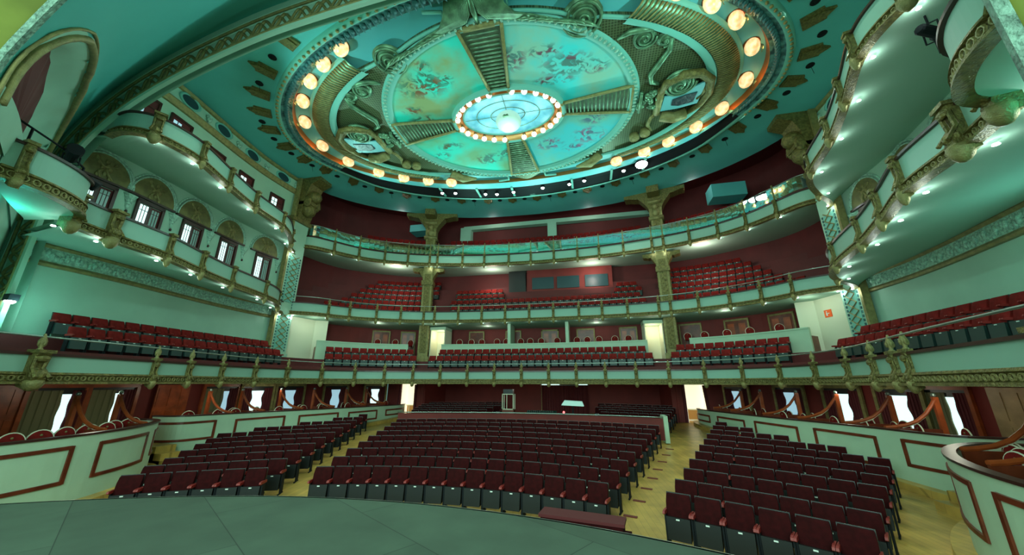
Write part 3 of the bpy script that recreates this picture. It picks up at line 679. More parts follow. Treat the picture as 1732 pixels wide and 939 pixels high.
m = MB(); ering(m, [(13.88, 7.52, 18.05), (13.6, 7.25, 18.15), (13.25, 6.95, 18.18)], 160, 380); obj('floral_frieze', m, M['frieze'], ov)
m = MB()
for k in range(150):
    a = math.radians(161+218*k/149); m.ball(13.55*math.cos(a), YC+7.22*math.sin(a), 18.12, .16, .16, .08, 6, 3); m.ball(13.55*math.cos(a+.02), YC+7.12*math.sin(a+.02), 18.08, .05, .22, .05, 5, 3)
obj('floral_relief', m, mat('teal_relief', (.04, .16, .17), .5), ov, True)
m = MB(); ering(m, [(13.25, 6.95, 18.18), (13.2, 6.92, 18.3), (13.15, 6.9, 18.55)]); obj('copper_band', m, M['copper'], ov, True)
m = MB(); th_ = [math.radians(18+144*k/80) for k in range(81)]
m.grid([[(A*math.cos(a), YC+(B+C_*slotw(a))*math.sin(a), z) for a in th_] for A, B, C_, z in ((13.9, 7.42, 1.6, 18.1), (13.6, 7.2, 1.1, 18.3), (13.25, 6.95, .62, 18.16))]); obj('lighting_slot', m, M['black2'], ov)
m = MB(); m.grid([[(A*math.cos(a), YC+(B+C_*slotw(a))*math.sin(a), z) for a in th_] for A, B, C_, z in ((13.28, 6.97, .66, 18.15), (13.15, 6.9, 0, 18.19))]); ering(m, [(13.15, 6.9, 18.5), (11.0, 5.6, 18.5), (6.4, 5.0, 18.45)]); obj('lamp_annulus', m, M['sky'], ov)
m = MB()
for a in (52, 63, 76, 96, 108, 121):
    t_ = math.radians(a); x, y = 13.6*math.cos(t_), YC+8.2*math.sin(t_); m.box(x-.08, x+.08, y-.65, y+.65, 18.06, 18.13)
obj('slot_strut', m, M['bead'], ov)
# fluted cove (left and right crescents)
cv = thing('fluted_cove', 'fluted green gilded cove curving around the oval ceiling', 'ceiling ornament', (0, YC, 17.9))
for a0, a1 in ((-55, 55), (125, 235)):
    m = MB(); ering(m, [(12.1, 6.55, 18.5), (12.0, 6.45, 18.3), (11.7, 6.25, 18.12), (11.2, 5.95, 18.02), (10.85, 5.72, 18.05), (10.8, 5.68, 18.3)], a0, a1); obj('cove_surface', m, M['bronze'], cv, True)
    m = MB(); ering(m, [(10.95, 5.8, 18.0), (10.7, 5.62, 17.97), (10.55, 5.5, 18.05)], a0, a1); ering(m, [(12.2, 6.62, 18.42), (12.1, 6.55, 18.3), (11.98, 6.46, 18.28)], a0, a1); obj('cove_edge', m, M['bead'], cv, True)
    m = MB(); k = 0; a = a0
    while a < a1:
        t_ = math.radians(a); c, s_ = math.cos(t_), math.sin(t_)
        m.tube([(12.0*c, YC+6.45*s_, 18.27), (11.7*c, YC+6.25*s_, 18.10), (11.25*c, YC+5.97*s_, 18.0), (11.0*c, YC+5.8*s_, 18.0)], .045, 4); a += 1.15
    obj('flute', m, M['gold2'], cv, True)
# bronze lattice field between the cove and the painted ellipse
def nearest_delta(deg): 
    d = abs((deg % 180)-90); return d
fld = MB(); rin = []; rout = []
for k in range(180):
    deg = k*2; t_ = math.radians(deg); d = nearest_delta(deg)
    if d > 42: A, B = 11.0, 5.85
    elif d > 30: u = (42-d)/12; u = u*u*(3-2*u); A, B = lp(11.0, 7.9, u), lp(5.85, 6.05, u)
    elif d > 10: A, B = 7.9, 6.05
    else: u = (10-d)/10; u = u*u*(3-2*u); A, B = lp(7.9, 8.0, u), lp(6.05, 6.75, u)
    rin.append((6.75*math.cos(t_), YC+5.5*math.sin(t_), 18.22)); rout.append((A*math.cos(t_), YC+B*math.sin(t_), 18.22))
fld.grid([rin, rout, [(x, y, 18.5) for x, y, z in rout]], True)
lat = M['mesh'].copy(); nt = lat.node_tree; b_ = nt.nodes['Principled BSDF']; tc = nt.nodes.new('ShaderNodeTexCoord'); br = nt.nodes.new('ShaderNodeTexBrick'); br.inputs['Scale'].default_value = 1; br.offset = 0
br.inputs['Brick Width'].default_value = .13; br.inputs['Row Height'].default_value = .13; br.inputs['Mortar Size'].default_value = .018; br.inputs['Color1'].default_value = (.07, .085, .035, 1); br.inputs['Color2'].default_value = (.055, .07, .03, 1); br.inputs['Mortar'].default_value = (.16, .20, .10, 1)
nt.links.new(tc.outputs['Object'], br.inputs['Vector']); nt.links.new(br.outputs['Color'], b_.inputs['Base Color'])
tag(obj('lattice_field', fld, lat), 'bronze lattice field around the painted ceiling ellipse', 'ceiling ornament')
# painted quadrants
quads = [('red draped', 12, 82, [(2.5, 3.0, 1.3, 1.0)], 0), ]
def quad(a0, a1, seeds, base, warm, fig, fig2, label):
    m = MB(); rows = []
    for f in (0, .2, .4, .6, .8, 1):
        A, B = lp(3.3, 6.7, f), lp(2.15, 5.48, f); z = 18.32-.10*f
        rows.append([(A*math.cos(math.radians(lp(a0, a1, i/24))), YC+B*math.sin(math.radians(lp(a0, a1, i/24))), z) for i in range(25)])
    m.grid(rows); tag(obj('ceiling_painting', m, painting('painting', seeds, base, warm, fig, fig2)), label, 'painting')
T1, T2 = (.03, .80, .66), (.34, .42, .18)
quad(187, 262, [(-3.9, 13.6, 1.6, .9), (-5.2, 15.1, .7, .35), (-3.4, 12.7, .5, .7), (-4.9, 15.9, 1.2, .3), (-2.6, 13.5, .5, .4)], T1, T2, (.06, .20, .13), (.26, .10, .04), 'painted quadrant, green clouds and tan figures, nearest the left leaf spray')
quad(278, 353, [(1.0, 13.0, .8, .8), (2.6, 12.9, .9, .4), (3.6, 13.9, 1.4, .8), (4.9, 14.2, .8, .5), (2.9, 14.7, 1.2, .35)], (.05, .75, .78), (.32, .62, .48), (.08, .22, .20), (.20, .07, .10), 'painted quadrant with a red draped figure and pale blue clouds')
quad(98, 173, [(-4.3, 18.6, .9, .4), (-2.2, 20.4, 1.2, .6), (-5.2, 19.4, .6, .4), (-.9, 20.0, .7, .5)], (.02, .72, .58), (.18, .42, .20), (.05, .20, .16), (.10, .12, .05), 'painted quadrant with dark green foliage figures beyond the medallion')
quad(7, 82, [(2.1, 19.7, 1.0, .6), (4.6, 19.3, 1.1, .8), (4.9, 17.9, .9, .5), (3.6, 20.3, .8, .4)], (.03, .52, .58), (.16, .42, .28), (.06, .12, .20), (.22, .06, .16), 'painted quadrant with purple flowers in blue haze')
pr = thing('painting_rim', 'pale leaf moulding around the painted ceiling ellipse', 'moulding', (0, YC, 18.1))
m = MB(); ering(m, [(6.68, 5.46, 18.24), (6.78, 5.55, 18.1), (6.95, 5.70, 18.05), (7.2, 5.92, 18.1), (7.3, 6.0, 18.24)]); obj('rim_band', m, M['bead'], pr, True)
m = MB()
for k in range(150):
    a = 2*PI*k/150; m.at(7.08*math.cos(a), YC+5.82*math.sin(a), 18.04, a); m.ball(0, 0, 0, .13, .07, .05, 6, 3)
obj('leaf_pattern', m, M['relief'], pr, True)
# four tapering ribbed panels
for a, l in ((0, 'right'), (90, 'far'), (180, 'left'), (270, 'near')):
    t_ = math.radians(a); c, s_ = math.cos(t_), math.sin(t_)
    r0 = 3.2 if a % 180 == 0 else 2.05; r1 = 6.9 if a % 180 == 0 else 5.65
    t = thing('ribbed_panel', 'tapering ribbed green panel between paintings, on the %s side of the medallion' % l, 'panel', (c*r0, YC+s_*r0, 18.1), t_)
    L_ = r1-r0; w0, w1 = (.50, 1.0) if a % 180 == 90 else (.42, .95)
    m = MB(); m.hexa([(0, -w0, .08), (L_, -w1, .0), (L_, w1, .0), (0, w0, .08), (0, -w0, .18), (L_, -w1, .12), (L_, w1, .12), (0, w0, .18)]); part('panel_ground', m, M['mesh'], t)
    m = MB(); x = .12
    while x < L_-.1:
        w = lp(w0, w1, x/L_)*.82; m.tube([(x, -w, .04), (x, w, .04)], .05, 5); x += .21
    part('rib', m, M['bronze'], t, True)
    m = MB()
    for sy in (-1, 1): m.tube([(0, sy*w0, .05), (L_, sy*w1, -.02)], .09, 6); m.ball(-.05, sy*w0, 0, .13, .13, .13, 8, 5)
    m.tube([(L_, -w1, 0), (L_, w1, 0)], .08, 6)
    part('edge_rail', m, M['gold2'], t, True)
# central medallion
md = thing('medallion_ring', 'oval amber medallion ring holding white bulbs', 'ceiling ornament', (0, YC, 18.1))
m = MB(); ering(m, [(3.35, 2.2, 18.3), (3.3, 2.15, 18.05), (3.2, 2.08, 18.02), (3.12, 2.0, 18.1)]); obj('ring_edge', m, M['bead'], md, True)
m = MB(); ering(m, [(3.12, 2.0, 18.1), (3.0, 1.9, 18.4), (2.72, 1.62, 18.45), (2.68, 1.6, 18.3)]); obj('ring_channel', m, mat('amber_gilding', (.55, .25, .07), .35, .4), md, True)
m = MB(); ering(m, [(2.72, 1.63, 18.3), (2.68, 1.6, 18.22), (2.6, 1.54, 18.3)]); obj('glass_edge', m, M['bead'], md, True)
m = MB(); v = [(2.65*math.cos(2*PI*k/48), YC+1.57*math.sin(2*PI*k/48), 18.33) for k in range(48)]; m.add(v, [tuple(range(48))])
g = mat('lit_glass', (.35, .75, .85), .3, emit=.75, col2=(.06, .34, .44), scale=.8); tag(obj('glass_oval', m, g), 'bright blue-white glass oval in the centre of the ceiling', 'skylight')
gl = bpy.data.objects[-1] if False else None
m = MB()
for f in (.38, .7): m.tube([(2.65*f*math.cos(2*PI*k/48), YC+1.57*f*math.sin(2*PI*k/48), 18.30) for k in range(49)], .025, 4)
m.tube([(-2.6, YC, 18.31), (2.6, YC, 18.31)], .018, 4); m.tube([(0, YC-1.55, 18.31), (0, YC+1.55, 18.31)], .018, 4)
obj('glazing_bar', m, M['bronze'], md)
t = thing('globe_lamp', 'large white glass globe hanging under the glass oval', 'lamp', (.05, YC-.05, 17.9))
m = MB(); m.ball(0, 0, -.10, .74, .74, .52, 24, 14); part('glass_globe', m, mat('milky_globe', (.50, .68, .60), .4, emit=.28), t, True)
m = MB(); m.lathe([(.09, .0), (.07, .1), (.03, .4)], 8); m.T = Matrix.Translation((0, 0, .3)); m.lathe([(.09, 0), (.03, .15)], 8); part('stem', m, M['bronze'], t)
m = MB()
for k in range(5): m.box(-.16+.03*k, .16-.03*k, -.75+.03*k, -.66+.03*k, -.30+.1*k-.05, -.24+.1*k-.05)
part('globe_finial', m, M['bronze'], t)
point('globe_light', (.05, YC-.05, 16.3), 170, (.55, 1, .9), .35)
# bulbs around the medallion
bm = mesh_of('bulb', (lambda q: (q.lathe([(.05, .14), (.13, .08), (.165, 0), (.13, -.1), (.05, -.16), (.01, -.17)], 12), q)[1])(MB()), M['bulb'], True)
sk = mesh_of('bulb_socket', (lambda q: (q.lathe([(.08, .26), (.1, .2), (.06, .12)], 8), q)[1])(MB()), M['gold2'], True)
fm = mesh_of('bulb_filament', (lambda q: (q.box(-.02, .02, -.155, -.135, -.1, .06), q.box(-.05, .05, -.16, -.14, -.03, -.01), q)[2])(MB()), M['bronze'])
QN = {0: 'far right', 1: 'far left', 2: 'near left', 3: 'near right'}
for q in range(4):
    for i in range(6):
        a = math.radians(q*90+12+i*13.2); x, y = 3.0*math.cos(a), YC+1.9*math.sin(a)
        t = thing('medallion_bulb', 'white bulb in the medallion ring, %s in its %s quarter, counted anticlockwise' % (ORD[5-i], QN[q]), 'bulb', (x, y, 18.12), 0, 'white bulbs of the medallion ring')
        for nm, me in (('glass', bm), ('socket', sk), ('filament', fm)):
            o = bpy.data.objects.new(nm, me); COL.objects.link(o); o.parent = t
# amber lamps around the oval
lampang = [-130, -139, -150, -163, 179, 163, 148, 137, 127, 118, 59, 49, 40, 29, 17, 1, -16, -30, -40, -50, -122, -62]
lg = mesh_of('amber_globe', (lambda q: (q.ball(0, 0, -.14, .42, .32, .34, 16, 10), q)[1])(MB()), M['amber'], True)
lc = mesh_of('lamp_collar', (lambda q: (q.lathe([(.34, .14), (.36, .05), (.30, .0)], 14), q)[1])(MB()), M['copper'], True)
lf = mesh_of('lamp_ornament', (lambda q: ([q.box(-.09+.02*k, .09-.02*k, -.40+.035*k, -.33+.035*k, -.36+.09*k, -.30+.09*k) for k in range(4)], q.box(-.22, .22, -.36, -.33, -.40, -.37), q)[2])(MB()), M['bronze'])
lampang.sort(key=lambda a: (a+90) % 360)
for i, d in enumerate(lampang):
    a = math.radians(d); x, y = 12.55*math.cos(a), YC+7.0*.985*math.sin(a)
    sd = 'right' if x > 0 else 'left'; k = [j for j in range(len(lampang)) if (math.cos(math.radians(lampang[j])) > 0) == (x > 0)]
    r = k.index(i) if x > 0 else len(k)-1-k.index(i)
    t = thing('oval_ceiling_lamp', 'glowing amber globe lamp on the %s of the ceiling oval, %s from the stage end' % (sd, ORD[r]), 'lamp', (x, y, 18.42), a+PI/2, 'amber globes around the ceiling oval')
    for nm, me in (('amber_globe', lg), ('lamp_collar', lc), ('lamp_ornament', lf)):
        o = bpy.data.objects.new(nm, me); COL.objects.link(o); o.parent = t
    if i % 1 == 0: point('amber_glow', (x*1.035, YC+(y-YC)*1.02, 18.05), 9, (1, .42, .12), .1)
# scrolls, cartouches and leaves
def spiral(m, x, y, z, r0, turns, sg, ph, wd, rise=.14):
    pts = []; n = int(turns*18)
    for i in range(n+1):
        f = i/n; r = r0*(1-f)**.85+.03; a = ph+sg*turns*2*PI*f
        pts.append((x+r*math.cos(a), y+r*math.sin(a), z-rise*f))
    m.tube(pts, [wd*.62*(1-.45*i/n) for i in range(n+1)], 6); m.ball(x, y, z-rise, wd*.8, wd*.8, wd*.6, 8, 5)
    m.lathe([(r0*1.0, .10), (r0*1.02, .05), (r0*.6, .05-rise*.5), (.02, .05-rise)], 20, 1, 1, x, y, z)
def scroll_thing(label, parts_, loc, m0):
    t = thing('scroll_ornament', label, 'scroll', loc)
    m = MB()
    for p in parts_: spiral(m, *p)
    obj('volute', m, m0, t, True); return t
scroll_thing('large spiral scroll beside the near left window of the ceiling oval', [(-4.7, 11.75, 18.15, .78, 3.2, 1, 0, .12)], (-4.7, 11.75, 18.2), M['bronze'])
scroll_thing('large spiral scroll beside the near right window of the ceiling oval', [(4.4, 11.6, 18.15, .85, 3.2, -1, PI, .13)], (4.4, 11.6, 18.2), M['bronze'])
for s, l in ((-1, 'left'), (1, 'right')):
    # S shaped scrolls
    m = MB(); t = thing('s_scroll', 'S shaped scroll on the %s lattice field' % l, 'scroll', (s*7.9, 14, 18.2))
    spiral(m, s*7.1, 13.1, 18.12, .5, 2.4, s, 0, .09); spiral(m, s*8.0, 13.35, 18.12, .36, 1.6, -s, PI/2, .1)
    m.tube([(s*8.25, 13.3, 18.1), (s*8.3, 13.9, 18.08), (s*7.95, 14.6, 18.08), (s*7.65, 15.2, 18.08), (s*7.75, 15.7, 18.1), (s*8.2, 15.95, 18.12)], [.1, .13, .14, .14, .12, .08], 8)
    m.tube([(s*5.9, 12.9, 18.12), (s*6.4, 12.65, 18.1), (s*6.9, 12.6, 18.08), (s*7.4, 12.7, 18.1)], [.06, .12, .14, .1], 8)
    obj('volute', m, M['bronze'], t, True)
    t = thing('cartouche', 'large hooded scroll with blue panel and dark grille on the %s lattice field' % l, 'cartouche', (s*9.6, 16.6, 18.1))
    m = MB(); rows = []
    for k in range(19):
        a = PI*1.25*k/18-.25*PI*0
        ang = PI-a if s > 0 else a
        cx, cy = s*9.5, 16.5
        rows.append([(cx+s*-1*-(1.25)*math.cos(PI-a)*1.0, cy-1.15*math.sin(a)+ (0 if a < PI else 0), 18.1), (cx+s*1.05*math.cos(PI-a), cy-.95*math.sin(a), 17.85), (cx+s*.8*math.cos(PI-a), cy-.72*math.sin(a), 18.15)])
    m.grid(rows)
    m.tube([(s*(9.5-1.2), 16.5, 18.0), (s*(9.5-1.05), 15.75, 17.9), (s*9.2, 15.3, 17.85), (s*10.0, 15.35, 17.85), (s*10.6, 15.9, 17.9), (s*10.75, 16.8, 17.95), (s*10.55, 17.7, 18.0), (s*10.0, 18.3, 18.0)], [.12, .2, .22, .22, .22, .22, .18, .1], 8)
    obj('hood', m, M['gold'], t, True)
    m = MB(); spiral(m, s*9.15, 15.9, 17.95, .78, 3.2, s, 0, .13, .3); obj('volute', m, M['bronze'], t, True)
    m = MB(); m.prism([(s*8.55, 16.7), (s*9.5, 16.5), (s*10.45, 16.0), (s*10.35, 17.5), (s*9.4, 17.7), (s*8.5, 17.75)], 17.92, 18.0, 'xyz'); obj('blue_panel', m, mat('pale_blue_panel', (.16, .50, .55), .5), t)
    m = MB(); m.prism([(s*9.0, 16.95), (s*9.6, 16.75), (s*10.15, 16.65), (s*10.1, 17.3), (s*9.4, 17.45), (s*9.0, 17.35)], 17.88, 17.92, 'xyz'); obj('dark_grille', m, mat('dark_grille', (.008, .03, .04), .4, bump=.8, bscale=5), t)
    m = MB(); m.tube([(s*8.35, 16.3, 18.05), (s*8.35, 18.0, 18.05)], .2, 8); m.tube([(s*8.6, 18.15, 17.95), (s*9.3, 18.25, 17.8), (s*9.9, 18.2, 17.95)], .3, 10); obj('roll', m, M['gold2'], t, True)
    t = thing('leaf_mask', 'carved leaf and figure mask between cartouche and painting on the %s' % l, 'carving', (s*7.6, 17, 18.1))
    m = MB(); rr = random.Random(3)
    for k in range(26): m.ball(s*(7.3+rr.random()*.95), 16.35+rr.random()*1.15, 18.0+rr.random()*.1, .08+rr.random()*.14, .08+rr.random()*.14, .12, 7, 4)
    m.tube([(s*7.35, 16.3, 17.95), (s*7.35, 17.6, 17.95)], .09, 6)
    obj('leaves', m, M['bronze'], t, True)
    t = thing('small_scroll_pair', 'pair of small rolled scrolls at the far edge of the %s lattice field' % l, 'scroll', (s*7.6, 19.9, 18.1))
    m = MB()
    for x, y in ((7.35, 19.85), (7.95, 19.55)):
        m.T = Matrix.Translation((s*x, y, 18.0)); m.lathe([(.30, .2), (.3, -.1), (.26, -.14), (.2, -.1), (.12, -.15), (.03, -.16)], 14)
    m.T = Matrix.Identity(4); m.tube([(s*8.5, 17.9, 18.1), (s*8.1, 18.3, 18.05), (s*8.0, 18.9, 18.05), (s*8.3, 19.5, 18.1)], [.07, .11, .11, .06], 6)
    obj('roll', m, M['gold2'], t, True)
    t = thing('window_scroll', 'rolled console at the far end of the %s lattice field beside the blue opening' % l, 'scroll', (s*4.6, 21.9, 18.1))
    m = MB(); m.tube([(s*5.3, 21.3, 18.1), (s*4.6, 21.95, 17.95), (s*3.7, 22.3, 18.05)], [.3, .3, .08], 8); obj('roll', m, M['gold2'], t, True)
# acanthus shell near the stage end
t = thing('acanthus_shell', 'great carved acanthus leaf spray at the near edge of the ceiling oval', 'carving', (0, 10.6, 18.1))
m = MB()
for s in (-1, 1):
    for j in range(20):
        f = j/19; m.tube([(s*(.06+.055*j), 9.35+.02*j, 18.28), (s*(.12+.062*j), 9.85+.02*j, 18.02), (s*(.22+.075*j), 10.3+.018*j, 17.96), (s*(.45+.10*j), 10.62+.014*j, 17.98), (s*(.85+.14*j), 10.85+.03*j-.02*f, 18.05)], [.03, .05, .055, .045, .015], 5)
    for j in range(9): m.tube([(s*(1.6+.33*j), 11.0+.07*j, 18.05), (s*(2.0+.33*j), 10.92+.10*j, 17.95), (s*(2.45+.34*j), 11.1+.13*j, 18.05)], [.04, .1, .02], 5)
m.tube([(0, 9.3, 18.2), (0, 10.2, 18.0), (0, 10.9, 18.05)], [.1, .14, .06], 8)
obj('leaves', m, M['bronze'], t, True)
m = MB(); m.tube([(-.7, 10.95, 18.05), (.7, 10.95, 18.05)], .14, 8); obj('roll', m, M['gold2'], t, True)
# rims of the blue openings
for sx in (-1, 1):
    for sy, nm in ((-1, 'near'), (1, 'far')):
        pts = []
        for d in range(0, 33, 2):
            dd = 10+d*.98; a = math.radians(90*sy+(-sx*sy)*dd*1); A, B = 7.9, 6.05
            if dd > 30: u = min(1, (dd-30)/12); A, B = lp(7.9, 11, u), lp(6.05, 5.85, u)
            pts.append((A*math.cos(a), YC+B*math.sin(a), 18.2))
        m = MB(); m.tube(pts, .09, 6); m.tube([pts[0], (pts[0][0]*1.02, YC+sy*6.5, 18.2), (pts[0][0]*1.6, YC+sy*6.62, 18.25)], .08, 6)
        tag(obj('opening_rim', m, M['bead'], smooth=True), 'pale rim of the %s %s blue opening in the oval' % (nm, 'left' if sx < 0 else 'right'), 'moulding')
# gilded spearhead brackets and dark vents round the oval
bq = MB(); bq.prism([(-.40, -.75), (.40, -.75), (.40, .35), (.22, .40), (.0, .85), (-.22, .40), (-.40, .35)], -.10, .0, 'xyz'); bq.prism([(-.22, -.65), (.22, -.65), (.22, .3), (0, .7), (-.22, .3)], -.16, -.08, 'xyz')
br_me = mesh_of('gilded_bracket', bq, M['gold'])
vq = MB(); vq.lathe([(.17, .0), (.19, -.03), (.12, -.03), (.10, -.005)], 12)
vt_me = mesh_of('ceiling_vent', vq, M['black2'])
vw = mesh_of('hanging_wire', (lambda q: (q.tube([(0, 0, 0), (.1, .05, -.5)], .012, 4), q)[1])(MB()), M['black2'])
bang = [-148, -138, -126, -112, -100, -90, -80, -68, -56, -44, -32, -20, -7, 5, 16, 26, 36, 46, 55, 64, 73, 81, 89, 97, 105, 114, 123, 133, 143, 152, 162, 172, 182, 193, 203]
def ordside(lst, i, f):
    x = f(lst[i]); k = [j for j in range(len(lst)) if (f(lst[j]) >= 0) == (x >= 0)]; k.sort(key=lambda j: math.sin(math.radians(lst[j]))); return ('right' if x >= 0 else 'left'), ORD[k.index(i)]
for i, d in enumerate(bang):
    a = math.radians(d); nx, ny = math.cos(a)/14.9, math.sin(a)/8.3; rz = math.atan2(ny, nx)-PI/2
    sd, od = ordside(bang, i, lambda q: math.cos(math.radians(q)))
    o = bpy.data.objects.new('ceiling_bracket', br_me); COL.objects.link(o); o.location = (15.1*math.cos(a), YC+(8.45+1.45*slotw(a) if math.sin(a) > -.9 else 8.1)*math.sin(a), 18.35); o.rotation_euler = (0, 0, rz)
    o.scale = (.85, .75, 1) if math.sin(a) < .5 else (.85, .55, 1)
    tag(o, 'gilded spearhead bracket outside the ceiling oval, %s on the %s from the stage end' % (od, sd), 'bracket', 'gilded brackets round the ceiling oval')
    if i < len(bang)-1 and d not in (-100, -90, -80):
        e = math.radians((bang[i]+bang[i+1])/2); v = bpy.data.objects.new('ceiling_vent', vt_me); COL.objects.link(v); v.location = (15.3*math.cos(e), YC+(8.6+1.3*slotw(e) if math.sin(e) > 0 else 8.2)*math.sin(e), 18.35)
        tag(v, 'round black ceiling hole next to the %s bracket on the %s from the stage end' % (od, sd), 'vent', 'black holes between the gilded brackets')
        if i % 3 == 0:
            wv = bpy.data.objects.new('wire', vw); COL.objects.link(wv); wv.parent = v
# spotlights in the slot
pos = [(-7.02, 23.9), (-5.99, 24.15), (-3.66, 24.8), (-2.76, 25.0), (-1.37, 24.95), (1.0, 24.8), (3.07, 24.7), (4.2, 24.45), (7.0, 23.7)]
sp = MB(); sp.lathe([(.1, .25), (.15, .1), (.17, -.02), (.14, -.02)], 10); spm = mesh_of('lamp_body', sp, M['black2'])
sl = MB(); sl.ball(0, 0, -.02, .13, .13, .1, 10, 5); slm = mesh_of('lamp_lens', sl, M['glow'], True)
for i, (x, y) in enumerate(pos):
    t = thing('slot_spotlight', 'small lit spotlight in the dark ceiling slot, %s from the left' % ORD[i], 'spotlight', (x, y-.25, 18.02), 0, 'lit spotlights in the ceiling slot')
    for nm, me in (('lamp_body', spm), ('lamp_lens', slm)):
        o = bpy.data.objects.new(nm, me); COL.objects.link(o); o.parent = t
t = thing('dazzling_spotlight', 'dazzling white spotlight at the far right of the ceiling slot', 'spotlight', (8.15, 22.9, 18.0))
m = MB(); m.lathe([(.25, .35), (.40, .2), (.45, 0), (.41, -.02)], 16); part('lamp_body', m, M['black2'], t)
m = MB(); m.ball(0, -.05, -.03, .40, .40, .22, 16, 8); part('lamp_lens', m, mat('dazzling_lens', (.9, 1, .97), .2, emit=40), t, True)
spot('dazzling_beam', (8.15, 22.6, 17.7), (3, 6, 1), 900, (.9, 1, .95), 80)
# ---------------------------------------------------------------- side wall windows and round windows
def wall_frame(y, side):
    c = WC; 
    for a, b in zip(c[:-1], c[1:]):
        if a[1] <= y <= b[1]:
            u = (y-a[1])/(b[1]-a[1]); x = lp(a[0], b[0], u); ang = math.atan2(b[1]-a[1], b[0]-a[0]); break
    # local x along the wall, local y towards the hall
    if side > 0: return (x, y), ang-0*PI if False else math.atan2((b[1]-a[1]), (b[0]-a[0]))
    return (-x, y), math.atan2(-(b[1]-a[1]), (b[0]-a[0]))
LY = [9.35, 11.35, 13.55, 15.9, 18.5]
fig = None
for s, sn in ((-1, 'left'), (1, 'right')):
    for i, y in enumerate(LY):
        (x, yy), a = wall_frame(y, s); on = ORD[i]
        # local frame: +y must point into the hall
        rz = a if s > 0 else a; rz = math.atan2(-s*1.0*0, 1)
        c = WC; nx_ = -s; ang = a
        rz = ang+(0 if s > 0 else 0)
        ydir = Vector((-math.sin(rz), math.cos(rz)))
        if ydir.x*(-s) < 0: rz += PI
        t = thing('lunette', 'olive painted half round lunette on the %s wall, %s from the stage' % (sn, on), 'lunette', (x, yy, 11.72), rz)
        arc = [(-.98*math.cos(PI*k/18), 1.15*math.sin(PI*k/18)) for k in range(19)]
        m = MB(); m.prism(arc, .0, .06, 'xzy'); part('lunette_ground', m, mat('olive_ground', (.17, .15, .05), .7, var=.25, scale=3) if i == 0 and s < 0 else bpy.data.materials['olive_ground'], t)
        m = MB(); m.tube([(p*1.02, .07, z*1.02) for p, z in arc], .04, 5); m.tube([(p*1.13, .04, z*1.12) for p, z in arc], .05, 5); part('arch_moulding', m, M['relief'], t, True)
        m = MB(); r = random.Random(i)
        pz = [(-.3, .75), (-.05, .62), (.0, .45), (-.02, .25), (.25, .7), (.35, .85), (-.22, .1), (.2, .12), (.1, .5), (-.15, .5), (.0, .82)]
        for px, z in pz: m.ball(px, .08, z, .09, .03, .11, 6, 4)
        m.tube([(-.4, .08, .8), (-.1, .09, .6), (.1, .09, .55), (.4, .08, .88)], .04, 5); m.tube([(0, .09, .5), (-.12, .09, .25), (-.3, .08, .05)], .05, 5); m.tube([(.05, .09, .45), (.2, .09, .25), (.12, .08, .02)], .05, 5)
        part('dancing_figure', m, M['gold2'], t, True)
        m = MB(); m.box(-1.05, 1.05, 0, .14, -.09, .0); part('sill_board', m, M['dwood'], t)
        t = thing('window', 'tall balcony window with dark frame on the %s wall, %s from the stage' % (sn, on), 'window', (x, yy, 9.0), rz); t['kind'] = 'structure'
        m = MB(); m.box(-.62, -.5, 0, .10, 0, 2.55); m.box(.5, .62, 0, .10, 0, 2.55); m.box(-.62, .62, 0, .10, 2.43, 2.6); m.box(-.04, .06, 0, .07, 0, 2.4); part('window_frame', m, M['dwood'], t)
        m = MB(); m.box(-.5, .5, .0, .02, 0, 2.4); part('dark_opening', m, M['red'], t)
        o = -1 if s < 0 else 1
        m = MB(); m.box(*sorted((-.44*1, -.08)), .02, .035, .4, 2.36) if s > 0 else m.box(.08, .44, .02, .035, .4, 2.36); part('lit_pane', m, M['day'], t)
        m = MB(); m.box(.1, .42, .02, .035, .4, 2.3) if s > 0 else m.box(-.42, -.1, .02, .035, .4, 2.3); part('dim_pane', m, mat('dim_pane', (.16, .30, .26), .2, emit=.25) if i == 0 and s < 0 else bpy.data.materials['dim_pane'], t)
        m = MB()
        for bx in (-.33, -.2, .2, .33): m.box(bx-.012, bx+.012, .03, .05, .4, 2.36)
        for bz in (.65, 2.1): m.box(-.45, .45, .03, .05, bz-.012, bz+.012)
        part('glazing_bar', m, M['dwood'], t)
        if i < 5:
            ym = y+1.12; (x2, y2), a2 = wall_frame(min(ym, 19.9), s)
            t = thing('wall_bracket', 'small carved shell bracket beside the %s lunette on the %s wall' % (on, sn), 'bracket', (x2, y2, 11.1), rz)
            m = MB(); m.lathe([(.02, -.3), (.08, -.15), (.14, .1), (.26, .42), (.3, .46), (.02, .46)], 10, 1, .6); part('shell', m, M['relief'], t, True)
            m = MB(); m.ball(0, .05, -.36, .06, .06, .08, 6, 4); part('drop', m, M['dwood'], t, True)
    for i, (y, z) in enumerate([(9.85, 16.35), (11.5, 16.3), (13.75, 16.05), (16.0, 15.95), (18.55, 15.85)]):
        (x, yy), rz = wall_frame(y, s)
        if (-math.sin(rz))*(-s) < 0: rz += PI
        t = thing('window', 'small dark framed upper window on the %s wall, %s from the stage' % (sn, ORD[i]), 'window', (x, yy, z-.55), rz); t['kind'] = 'structure'
        m = MB(); m.box(-.5, .5, 0, .05, -.9, .75); part('dark_opening', m, M['red'], t)
        m = MB(); m.box(-.58, -.48, 0, .1, -.9, .8); m.box(.48, .58, 0, .1, -.9, .8); m.box(-.58, .58, 0, .1, .72, .84); part('window_frame', m, M['dwood'], t)
        m = MB(); 
        if s < 0: m.box(.0, .40, .05, .07, -.5, .55)
        else: m.box(-.40, .0, .05, .07, -.5, .55)
        part('lit_pane', m, M['day'] if i > 1 else M['dayblue'], t)
        m = MB(); m.box(-.22 if s > 0 else .19, -.19 if s > 0 else .22, .07, .09, -.5, .55); m.box(-.42, .42, .07, .09, .28, .32); part('glazing_bar', m, M['dwood'], t)
